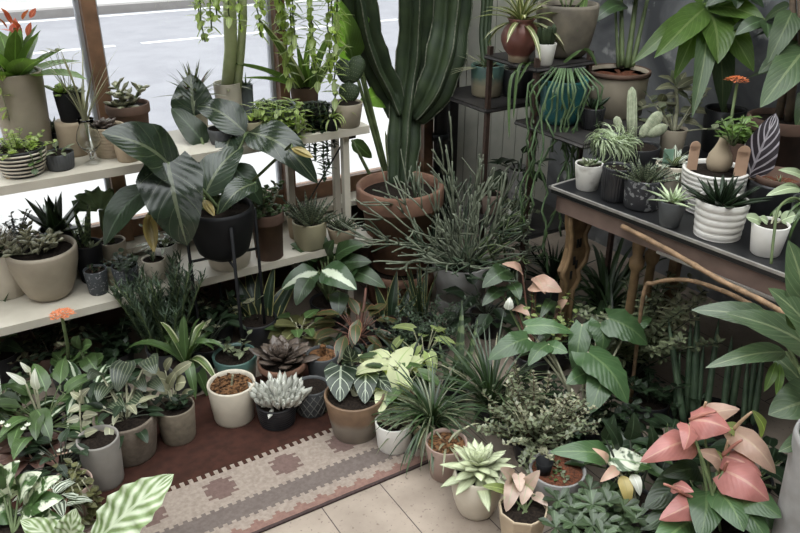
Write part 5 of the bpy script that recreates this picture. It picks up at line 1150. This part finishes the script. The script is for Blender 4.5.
for (bx, by_), (tx, ty), w_ in (((690,522),(650,552),38),((716,490),(744,532),44),((706,492),(700,540),40),((730,494),(782,518),44),((722,492),(770,545),40)):
    q = lpx(c, bx, by_, -.08); bigleaf(c, q, lpx(c, tx, ty, -.2), w_*c.S, 'elephant', 'heart', .15, V((0,-.4,.9)), fold=-.1, lobe=.16, nx=8); stalk(c, [V((0,0,c.z0)), q], (1.6*c.S, 1.1*c.S), stemg, 'leaf_stalk')
c = pot('potted_peace_lily', 'long green leaf with white-splashed end arching over cream bracts', 'potted plant', 634, 500, 545, 40, 32, 0, blackc)
for (bx, by_), (tx, ty), w_, m_ in (((612,456),(549,452),26,'elephant'),((606,458),(652,468),26,'calath'),((606,440),(614,414),16,'dark'),((630,440),(634,412),18,'dark'),((620,450),(602,418),14,'dark'),((652,452),(650,424),15,'dark'),((645,510),(600,520),26,'elephant'),((640,520),(670,535),24,'deep')):
    q = lpx(c, bx, by_, -.02); bigleaf(c, q, lpx(c, tx, ty, -.05), w_*c.S, m_, 'ovate', .14, fold=.1, wave=.06, nx=8); stalk(c, [V((0,0,c.z0)), q], (1.5*c.S, 1*c.S), stemd, 'leaf_stalk')
for (bx, by_), (tx, ty), w_, m_ in (((622,475),(628,508),15,'yellow'),((618,468),(600,482),12,'peachleaf'),((632,474),(640,496),12,'whiteb'),((608,462),(592,448),9,'peachleaf')):
    q = lpx(c, bx, by_, -.05); bigleaf(c, q, lpx(c, tx, ty, -.08), w_*c.S, m_, 'ovate', .2, name='bract'); stalk(c, [V((0,0,c.z0)), q], 1*c.S, stemp, 'flower_stalk')
c = pot('potted_pachysandra', 'low cushion of whorled green leaves right of the faceted beige pot', 'potted plant', 596, 528, 572, 60, 50, 0, blackc)
r = c.rnd; b = MB()
for i in range(26):
    a = i*137.5; q = 48*c.S*sqrt(i/26); p = V((q*cos(radians(a)), q*sin(radians(a))*.85, c.z0 + r.uniform(16, 30)*c.S*(1-.35*i/26)))
    tube(b, [V((p.x*.5, p.y*.5, c.z0-.004)), V((p.x*.85, p.y*.85, (p.z+c.z0)*.52)), p], .9*c.S, 5)
    for k in range(7): ribbon(b, spine(p, a+k*51+r.uniform(-8,8), r.uniform(5, 45), 17*c.S*r.uniform(.8,1.15), 25, 5), side_of(a+k*51), 8.5*c.S, 'obov', .2, 4, rnd=r)
b.build('foliage', L['pachy'], c.root)
# big glossy paddle plant at the right edge
c = pot('potted_aspidistra', 'big glossy paddle leaves in tall pale grey pot at the right edge', 'potted plant', 824, 440, 610, 86, 72, 0, grey, 'cyl', seg=48)
ctr = V((0,0,c.z0))
for (bx, by_), (tx, ty), w_, dd, m_ in (((775,325),(691,310),32,-.02,'aspid'),((818,355),(725,313),44,-.12,'aspid'),((786,352),(705,368),24,-.12,'aspid'),((806,330),(788,240),46,-.42,'aspid'),((815,345),(768,288),40,-.46,'aspid'),((820,400),(768,415),52,-.12,'aspid'),((830,330),(842,255),44,-.4,'aspid'),((812,395),(764,348),26,.05,'aspid'),((840,430),(778,452),36,-.18,'aspid')):
    q = lpx(c, bx, by_, dd*.4 if dd > -.35 else -.2); bigleaf(c, q, lpx(c, tx, ty, dd if dd > -.35 else -.28), w_*c.S, m_, 'ovate', .1, V((-.2,-.5,.85)), fold=.14, wave=.04, nx=10, seg=14); stalk(c, [ctr + V((c.rnd.uniform(-.03,.03),0,0)), q], (2.6*c.S, 1.8*c.S), stemg, 'leaf_stalk', bow=V((0,0,.05)))
bigleaf(c, lpx(c, 776, 362, -.04), lpx(c, 764, 392, -.06), 10*c.S, 'fresh', 'lance', .1); bigleaf(c, lpx(c, 780, 364, -.03), lpx(c, 776, 396, -.05), 9*c.S, 'fresh', 'lance', .1)
# ---------------------------------------------------------------- floor: left side
c = pot('potted_peperomia', 'watermelon peperomia with striped round leaves in wide brown stone pot', 'potted plant', 128, 414, 469, 60, 50, 0, stone, 'cyl', seg=48)
for (bx, by_), (tx, ty), w_ in (((126,362),(118,392),26),((148,358),(156,374),22),((130,396),(148,408),20),((108,384),(98,402),20),((138,378),(146,392),16),((112,400),(126,412),18),((100,372),(88,380),18),((150,380),(165,392),16)):
    q = lpx(c, bx, by_, -.02); bigleaf(c, q, lpx(c, tx, ty, -.08), w_*c.S, 'melon', 'heart', .14, lobe=.1, nx=10); stalk(c, [V((c.rnd.uniform(-.02,.02),0,c.z0)), q], (1.3*c.S, .9*c.S), stemp, 'leaf_stalk')
petioled(c, 8, 24, 18, 9, (30, 85), 20, (-10, 40), 40, 'ovate', 'silver', stemp, lobe=0, name='side_foliage'); petioled(c, 12, 26, 20, 12, (15, 85), 25, (-20, 40), 40, 'ovate', 'dark', stemd, lobe=0, name='dark_foliage')
c = pot('potted_jade', 'pale round leaves in tan concrete pot at the corner of the rug', 'potted plant', 177, 405, 448, 38, 33, 0, concrete, 'cyl', seg=40)
for (bx, by_), (tx, ty), w_ in (((168,388),(176,372),10),((172,376),(192,362),10),((176,384),(186,382),16),((166,380),(152,376),13),((170,392),(156,384),11),((182,396),(194,392),10),((165,370),(172,358),9),((160,372),(142,370),13)):
    q = lpx(c, bx, by_, -.04); bigleaf(c, q, lpx(c, tx, ty, -.08), w_*c.S, 'silver', 'round', .08, V((0,-.7,.7)), nx=6); stalk(c, [V((0,0,c.z0)), q], (1*c.S, .7*c.S), stemp, 'leaf_stalk')
bush(c, 6, 22, 13, 8, 4, (30, 80), 20, .3, 'dark', 'ovate', stemd, .7)
c = pot('potted_spider_plant', 'cream-edged spider plant with arching straps behind the tan concrete pot', 'potted plant', 188, 362, 396, 36, 30, 0, dgrey)
for (tx, ty, w_) in ((124,352,8),(152,318,9),(160,322,7),(174,318,8),(184,316,7),(206,322,8),(214,332,7),(214,350,8),(208,398,11),(196,400,8),(218,385,7),(144,338,8),(200,318,7),(226,350,6),(170,345,6)):
    q0 = V((0,0,c.z0)); q1 = lpx(c, tx, ty, c.rnd.uniform(-.14,.06)); b = MB(); m_ = (q0+q1)/2 + V((0,0,(.06 if ty < 345 else .13))); pts = [q0*(1-t)**2+m_*2*t*(1-t)+q1*t*t for t in [i/10 for i in range(11)]]
    d = q1-q0; ribbon(b, pts, V((d.y, -d.x, 0)).normalized() if abs(d.x)+abs(d.y) > .02 else V((1,0,0)), w_*1.35*c.S, 'strap', .35, 4); b.build('strap_leaf', L['spider'] if c.rnd.random() < .4 else L['mid'], c.root)
c = pot('potted_rosemary', 'dense bushy plant of fine upright blue-green needles beside the lower shelf', 'potted plant', 168, 346, 378, 40, 32, 0, dgrey)
bush(c, 56, 72, 14, 2.0, 60, (72, 90), 8, .15, 'needle', 'lance', stemg, .9, 0, (40, 80), 5, 15, seg=2)
c = pot('potted_pilea', 'single stem of paired grey oval leaves in smooth grey pot by the rug', 'potted plant', 102, 437, 493, 40, 35, 0, taupeg, 'cyl', seg=48)
q = smooth([V((-.02,0,c.z0)), lpx(c, 84, 445, -.04), lpx(c, 80, 415, -.06), lpx(c, 80, 390, -.06)]); stalk(c, q, 1*c.S, stemp, 'stem')
for (bx, by_), (tx, ty), w_ in (((80,406),(68,412),9),((81,404),(82,394),9),((82,416),(98,414),10),((80,418),(66,422),9),((82,422),(92,422),11),((82,436),(62,438),10),((84,434),(98,430),10),((84,446),(100,446),8),((86,452),(102,454),8),((80,444),(62,448),8),((80,398),(70,392),8),((81,396),(90,388),8)):
    bigleaf(c, lpx(c, bx, by_, -.06), lpx(c, tx, ty, -.07), w_*c.S, 'silver', 'ovate', .06, V((0,-.6,.8)), nx=6, seg=8)
c = pot('potted_string_plant', 'olive trailing plant in pinkish clay pot in front of the smooth grey pot', 'potted plant', 74, 482, 526, 42, 33, 0, pinkterra, 'cup')
trail(c, [280, 300, 320, 340, 0, 260], [26, 34, 40, 30, 26, 20], 11, 8, 14, 'olive', 'round', stemp, .7, out=1, up=14)
bush(c, 9, 20, 12, 8, 5, (20, 80), 30, .3, 'olive', 'ovate', stemp, .7)
c = pot('potted_inch_plant', 'silver-striped inch plant beside the pinkish clay pot', 'potted plant', 54, 500, 545, 34, 28, 0, terra)
petioled(c, 22, 12, 26, 12, (10, 85), 40, (-30, 40), 60, 'ovate', 'trades', stemg, lobe=0, nx=6)
c = pot('potted_calathea', 'large green leaves with bold white patches at the bottom left corner', 'potted plant', 18, 530, 585, 44, 36, 0, blackc)
for (bx, by_), (tx, ty), w_ in (((10,500),(-14,470),34),((18,498),(42,472),30),((22,510),(64,498),32),((14,510),(-20,520),34),((26,516),(50,540),32),((8,490),(20,460),28),((18,525),(10,556),34),((30,500),(62,476),24),((0,480),(-24,452),30),((38,520),(72,528),24)):
    q = lpx(c, bx, by_, 0); bigleaf(c, q, lpx(c, tx, ty, -.06), w_*c.S, 'calath', 'ovate', .14, fold=.12, wave=.06); stalk(c, [V((0,0,c.z0)), q], (1.5*c.S, 1*c.S), stemg, 'leaf_stalk')
c = pot('potted_wavy_fern', 'white-banded wavy-edged long leaf reaching over the rug at bottom left', 'potted plant', 62, 568, 640, 44, 36, 0, blackc)
for (bx, by_), (tx, ty), w_, ar in (((92,545),(174,474),50,.06),((70,545),(20,520),30,.15),((72,545),(76,508),32,.12),((85,548),(125,560),36,.1)):
    q = lpx(c, bx, by_, .05); bigleaf(c, q, lpx(c, tx, ty, .1 if tx > 150 else 0), w_*c.S, 'fern', 'lance', ar, V((.1,-.6,.8)), fold=.1, wave=.22, nx=10, seg=24, wk=6); stalk(c, [V((0,0,c.z0)), q], (2*c.S, 1.6*c.S), stemg, 'leaf_stalk')
c = pot('potted_begonia', 'bronze-leaved begonia with pale pink stems among the left floor plants', 'potted plant', 36, 452, 492, 40, 32, 0, blackc)
petioled(c, 18, 14, 22, 18, (15, 85), 25, (-10, 40), 40, 'heart', 'brown', stemr, lobe=.2, nx=6)
q = smooth([lpx(c, -4, 424, -.04), lpx(c, 20, 434, -.06), lpx(c, 32, 458, -.07), lpx(c, 50, 456, -.08), lpx(c, 80, 450, -.08)]); stalk(c, q, .9*c.S, surf('pinkish_stem', (.46,.32,.24)), 'flower_stalk'); stalk(c, [lpx(c, 32,458,-.07), lpx(c, 24, 480, -.05), V((0,0,c.z0))], 1*c.S, MATS['pinkish_stem'], 'flower_stalk')
b = MB()
for px, py in ((2,424),(8,427),(24,430),(28,426),(42,455),(60,452),(72,452),(80,448),(88,450)):
    for k in range(6): ribbon(b, spine(lpx(c, px, py, -.08), k*60, 40, 4*c.S, 10, 2), side_of(k*60), 3.4*c.S, 'round', .1, 2)
b.build('flower', L['whiteb'], c.root)
c = pot('potted_peace_lily', 'glossy green peace lily with two white bracts left of the brown stone pot', 'potted plant', 46, 424, 462, 40, 32, 0, dgrey)
petioled(c, 34, 34, 36, 16, (20, 88), 25, (0, 50), 60, 'ovate', 'mid', stemg, lobe=0, nx=6)
for (bx, by_), (tx, ty), w_ in (((37,390),(35,368),10),((26,384),(6,372),7),((30,372),(20,362),6)):
    bigleaf(c, lpx(c, bx, by_, -.1), lpx(c, tx, ty, -.12), w_*c.S, 'whiteb', 'ovate', .12, name='bract'); stalk(c, [V((0,0,c.z0)), lpx(c, bx, by_, -.1)], .9*c.S, stemp, 'flower_stalk')
c = pot('potted_aglaonema', 'narrow silver-streaked leaves between the peace lily and striped peperomia', 'potted plant', 84, 404, 436, 34, 28, 0, blackc)
petioled(c, 24, 24, 30, 8, (25, 88), 25, (-10, 50), 50, 'lance', 'dieff', stemp, lobe=0, az=(0, 360))
c = pot('potted_kalanchoe', 'orange flower cluster on tall bare stalk left of the striped peperomia', 'potted plant', 70, 366, 396, 34, 28, 0, dgrey)
stalk(c, [V((0,0,c.z0)), lpx(c, 68, 348, -.2), lpx(c, 62, 317, -.35)], (1.9*c.S, 1.4*c.S), stemg, 'flower_stalk'); flowerhead(c, 62, 315, 10, 44, -.35)
bush(c, 8, 16, 17, 10, 4, (20, 80), 20, .4, 'mid', 'obov', stemg, .9)
c = pot('potted_maranta', 'broad soft green leaves just right of the left orange flower stalk', 'potted plant', 92, 372, 404, 32, 26, 0, blackc)
for (bx, by_), (tx, ty), w_ in (((80,350),(78,336),14),((86,356),(98,372),20),((82,350),(92,344),14),((96,366),(104,356),14)):
    q = lpx(c, bx, by_, -.05); bigleaf(c, q, lpx(c, tx, ty, -.1), w_*c.S, 'mid', 'round', .14, nx=8); stalk(c, [V((0,0,c.z0)), q], 1*c.S, stemg, 'leaf_stalk')
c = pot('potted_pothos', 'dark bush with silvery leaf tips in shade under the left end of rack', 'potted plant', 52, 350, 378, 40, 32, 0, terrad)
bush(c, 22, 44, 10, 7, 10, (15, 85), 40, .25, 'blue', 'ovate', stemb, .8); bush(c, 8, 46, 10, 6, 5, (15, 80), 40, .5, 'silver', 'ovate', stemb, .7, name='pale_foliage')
c = pot('potted_rubber_plant', 'dark glossy leaves cut by the left edge below the lower shelf', 'potted plant', 2, 352, 388, 40, 32, 0, blackc)
for (bx, by_), (tx, ty), w_, m_ in (((-2,330),(14,276),24,'deep'),((0,330),(22,308),20,'dieff'),((-4,335),(18,335),22,'deep'),((0,345),(24,352),18,'dark'),((-4,320),(6,290),20,'trades')):
    q = lpx(c, bx, by_, -.05); bigleaf(c, q, lpx(c, tx, ty, -.15), w_*c.S, m_, 'ovate', .12); stalk(c, [V((0,0,c.z0)), q], 1.3*c.S, stemg, 'leaf_stalk')
c = pot('potted_fig', 'leafy mid green plant at the far left edge above the patched leaves', 'potted plant', 4, 410, 446, 40, 32, 0, terrad)
petioled(c, 22, 26, 26, 14, (20, 85), 25, (-10, 40), 40, 'ovate', 'deep', stemg, lobe=0)
grass(c, 14, 46, 6, (40, 80), 50, 'trades')

# ---------------------------------------------------------------- added dark foliage standing in for near-black shade in the floor gaps
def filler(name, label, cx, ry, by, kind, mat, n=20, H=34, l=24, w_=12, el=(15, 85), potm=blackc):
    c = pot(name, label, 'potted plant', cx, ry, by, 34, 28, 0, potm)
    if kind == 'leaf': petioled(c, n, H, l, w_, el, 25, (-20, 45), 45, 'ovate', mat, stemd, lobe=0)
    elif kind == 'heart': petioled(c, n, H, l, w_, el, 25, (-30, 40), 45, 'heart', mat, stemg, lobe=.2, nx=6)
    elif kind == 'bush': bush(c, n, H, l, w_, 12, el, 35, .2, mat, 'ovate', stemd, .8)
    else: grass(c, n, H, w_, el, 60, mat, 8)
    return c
filler('potted_filler_plant', 'added dark broad-leaved plant right of the pencil cactus pot, under the bottom stand shelf', 486, 312, 340, 'leaf', 'dark', 24, 30, 26, 15)
filler('potted_filler_plant', 'added mid green leafy plant between the caladium stake and the gilt table leg', 556, 344, 372, 'leaf', 'deep', 22, 34, 26, 12)
filler('potted_grassy_plant', 'added upright dark grass behind the elephant ear, left of arched cane foot', 612, 356, 384, 'grass', 'deep', 60, 70, 10, 3.2, (40, 88))
filler('potted_filler_plant', 'added dark heart-leaved plant in front of the round snake plant spears', 664, 452, 484, 'heart', 'dark', 22, 26, 22, 15)
filler('potted_filler_plant', 'added small dark bush between the airy shrub and the elephant ear pot', 570, 442, 470, 'bush', 'dark', 18, 36, 10, 6)
filler('potted_filler_plant', 'added shaded low bush directly behind the airy pale-leaved shrub', 534, 414, 442, 'bush', 'dark', 22, 42, 10, 6)
filler('potted_filler_plant', 'added dark foliage filling the space right of the large pink anthurium', 752, 478, 515, 'heart', 'dark', 24, 34, 28, 20)
filler('potted_grassy_plant', 'added low dark grass tuft between the light arrow-leaved plant and mottled arrowhead', 408, 374, 402, 'grass', 'dark', 60, 44, 10, 3)
filler('potted_filler_plant', 'added dark bush below the rack between orange flower stalk and the blue-green needles', 118, 350, 376, 'bush', 'dark', 22, 34, 10, 7)
filler('potted_filler_plant', 'added dark leafy plant between blue-green needle bush and olive bowl', 208, 344, 370, 'leaf', 'dark', 18, 28, 20, 11)
filler('potted_filler_plant', 'added dark leaves between the brown stone pot and smooth grey pot', 115, 392, 422, 'leaf', 'dark', 20, 26, 20, 12)
filler('potted_filler_plant', 'added shaded mid green leaves behind the cream-bract plant', 622, 470, 502, 'heart', 'deep', 20, 34, 24, 15)
filler('potted_filler_plant', 'added dark leafy plant between bronze begonia and the striped inch plant', 64, 462, 500, 'leaf', 'dark', 22, 24, 20, 13)
filler('potted_fern', 'added feathery dark shrub between the croton and fine shrub pots', 404, 344, 370, 'bush', 'blue', 24, 36, 7, 3)
filler('potted_filler_plant', 'added dark low bush right of the airy shrub, in front of the arched cane foot', 608, 424, 452, 'bush', 'dark', 24, 36, 11, 7)
# ---------------------------------------------------------------- light, camera
w = bpy.data.worlds.new('overcast_sky'); sc.world = w; w.use_nodes = True
bg = w.node_tree.nodes['Background']; bg.inputs[1].default_value = 1.0
wt = w.node_tree; tc = N(wt, 'ShaderNodeTexCoord'); sx = N(wt, 'ShaderNodeSeparateXYZ'); wt.links.new(tc.outputs['Generated'], sx.inputs[0])
wt.links.new(mix(wt, ramp(wt, sx.outputs[2], .15, 1.0), (.42, .425, .435), (1.75, 1.75, 1.76)), bg.inputs[0])      # overcast: brighter overhead
cd = bpy.data.cameras.new('camera'); cd.sensor_width = 36; cd.lens = FPX/800*36; cd.clip_start = .02
co = bpy.data.objects.new('camera', cd); C.objects.link(co); co.location = CAM
co.rotation_euler = (pi/2 - PIT, 0, -YAW); sc.camera = co
sc.view_settings.view_transform = 'Standard'; sc.view_settings.look = 'None'; sc.view_settings.gamma = 1
sc.view_settings.exposure = 1.82
